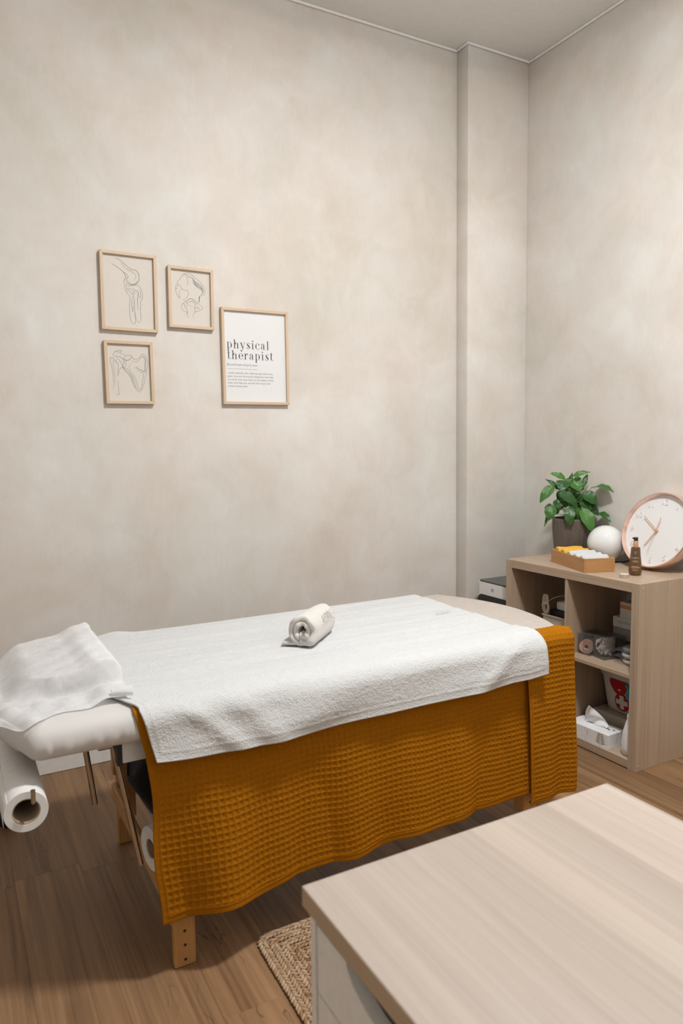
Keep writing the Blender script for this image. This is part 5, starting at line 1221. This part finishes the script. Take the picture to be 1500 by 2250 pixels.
# ------------------------------------------------------------------ jute rug
RG = empty('jute_rug', (-1.31, -0.605, 0), 'braided jute rug with rounded corner partly under the desk', 'rug', rz=math.radians(-1.2))
rw, rl = 0.80, 0.885
prism('backing', rr2(-rw/2+0.006, rw/2-0.006, -rl/2+0.006, rl/2-0.006, 0.035, 8), 'z', 0.0005, 0.004, 'jute_base', RG)
def strand_template():
    V = [(-1, 0, 0)]; 
    for xx, r in ((-0.55, 0.8), (0.0, 1.0), (0.55, 0.8)):
        for k in range(5):
            a = 2*PI*k/5+0.3; V.append((xx, r*math.cos(a), r*math.sin(a)))
    V.append((1, 0, 0)); F_ = []
    for k in range(5): F_.append((0, 1+(k+1) % 5, 1+k)); F_.append((16, 11+k, 11+(k+1) % 5))
    for j in (1, 6):
        for k in range(5):
            k2 = (k+1) % 5; F_.append((j+k, j+k2, j+5+k2)); F_.append((j+k, j+5+k2, j+5+k))
    return np.array(V), np.array(F_)
tv, tf = strand_template()
VV, FF, CC = [], [], []; nb = 0; rs = np.random.RandomState(4); bw_ = 0.0250; row = 0
while True:
    ins = 0.011+bw_*row; w2, l2 = rw/2-ins, rl/2-ins
    if w2 < 0.012: break
    rc_ = max(0.008, 0.035-ins*0.25); path = np.array(rr2(-w2, w2, -l2, l2, min(rc_, w2*0.9), 5)); path = np.vstack([path, path[:1]])
    seg = np.linalg.norm(np.diff(path, axis=0), axis=1); cum = np.concatenate([[0], np.cumsum(seg)]); tot = cum[-1]; step = 0.0120; cnt = int(tot/step)
    q = np.linspace(0, tot, cnt, endpoint=False); px = np.interp(q, cum, path[:, 0]); py = np.interp(q, cum, path[:, 1])
    dx_ = np.interp((q+0.004) % tot, cum, path[:, 0])-np.interp((q-0.004) % tot, cum, path[:, 0]); dy_ = np.interp((q+0.004) % tot, cum, path[:, 1])-np.interp((q-0.004) % tot, cum, path[:, 1]); an = np.arctan2(dy_, dx_)
    rowtone = [0.78, 0.62, 0.72, 0.40, 0.66, 0.35, 0.55, 0.42][row % 8]
    for sd_ in (-1, 1):
        for k in range(cnt):
            a = an[k]+sd_*0.62+rs.uniform(-.12, .12); nx_, ny_ = -math.sin(an[k]), math.cos(an[k])
            ox, oy = px[k]+nx_*sd_*0.0060+math.cos(an[k])*(0.005 if sd_ > 0 else 0), py[k]+ny_*sd_*0.0060+math.sin(an[k])*(0.005 if sd_ > 0 else 0)
            l_ = 0.0122*rs.uniform(.9, 1.15); r_ = 0.0053*rs.uniform(.85, 1.1)
            v = tv*np.array([l_, r_, r_*0.85]); ca, sa = math.cos(a), math.sin(a)
            vv = np.column_stack([v[:, 0]*ca-v[:, 1]*sa+ox, v[:, 0]*sa+v[:, 1]*ca+oy, v[:, 2]+0.0068+rs.uniform(-.0006, .0008)+v[:, 0]*0.10*sd_])
            VV.append(vv); FF.append(tf+nb); nb += len(tv); CC.append(np.full(len(tv), np.clip(rowtone+rs.normal(0, .22), 0, 1)))
    row += 1
VV = np.vstack(VV); FF = np.vstack(FF); CC = np.concatenate(CC)
me = bpy.data.meshes.new('braid'); me.vertices.add(len(VV)); me.vertices.foreach_set('co', VV.astype(np.float32).ravel())
me.loops.add(len(FF)*3); me.loops.foreach_set('vertex_index', FF.astype(np.int32).ravel()); me.polygons.add(len(FF)); me.polygons.foreach_set('loop_start', np.arange(0, len(FF)*3, 3, dtype=np.int32))
me.update(calc_edges=True); me.polygons.foreach_set('use_smooth', [True]*len(FF))
at = me.attributes.new('tone', 'FLOAT', 'POINT'); at.data.foreach_set('value', CC.astype(np.float32)); me.materials.append(MT['jute'])
bo = bpy.data.objects.new('braid', me); COL.objects.link(bo); bo.parent = RG; bo['kind'] = 'stuff'

# ------------------------------------------------------------------ rolling stool at the left edge (only a caster shows)
ST = empty('rolling_stool', (-2.484, 0.86, 0), 'black rolling stool at the left edge, only a caster visible', 'stool')
lathe('seat', [(0, 0.42), (0.15, 0.42), (0.168, 0.43), (0.17, 0.46), (0.16, 0.475), (0, 0.48)], 'blackcloth', ST, 40)
lathe('gas_column', [(0, 0.10), (0.025, 0.10), (0.025, 0.26), (0.014, 0.262), (0.014, 0.42), (0, 0.42)], 'black', ST, 24)
for k in range(5):
    a = math.radians(-6+72*k); d_ = Vector((math.cos(a), math.sin(a), 0))
    lgk = tube('base_arm', [d_*0.02+Vector((0, 0, 0.115)), d_*0.25+Vector((0, 0, 0.085))], [0.022, 0.013], 'black', ST, 10)
    for s_ in (-1, 1):
        cw_ = lathe('caster_wheel', [(0, -0.009), (0.022, -0.009), (0.027, -0.005), (0.027, 0.005), (0.022, 0.009), (0, 0.009)], 'black', lgk, 24)
        n_ = Vector((-d_.y, d_.x, 0)); cw_.data.transform(Matrix.Translation(d_*0.25+n_*0.012*s_+Vector((0, 0, 0.0272))) @ Vector((0, 0, 1)).rotation_difference(n_).to_matrix().to_4x4())
    tube('caster_fork', [d_*0.25+Vector((0, 0, 0.05)), d_*0.25+Vector((0, 0, 0.09))], 0.008, 'black', lgk, 8)
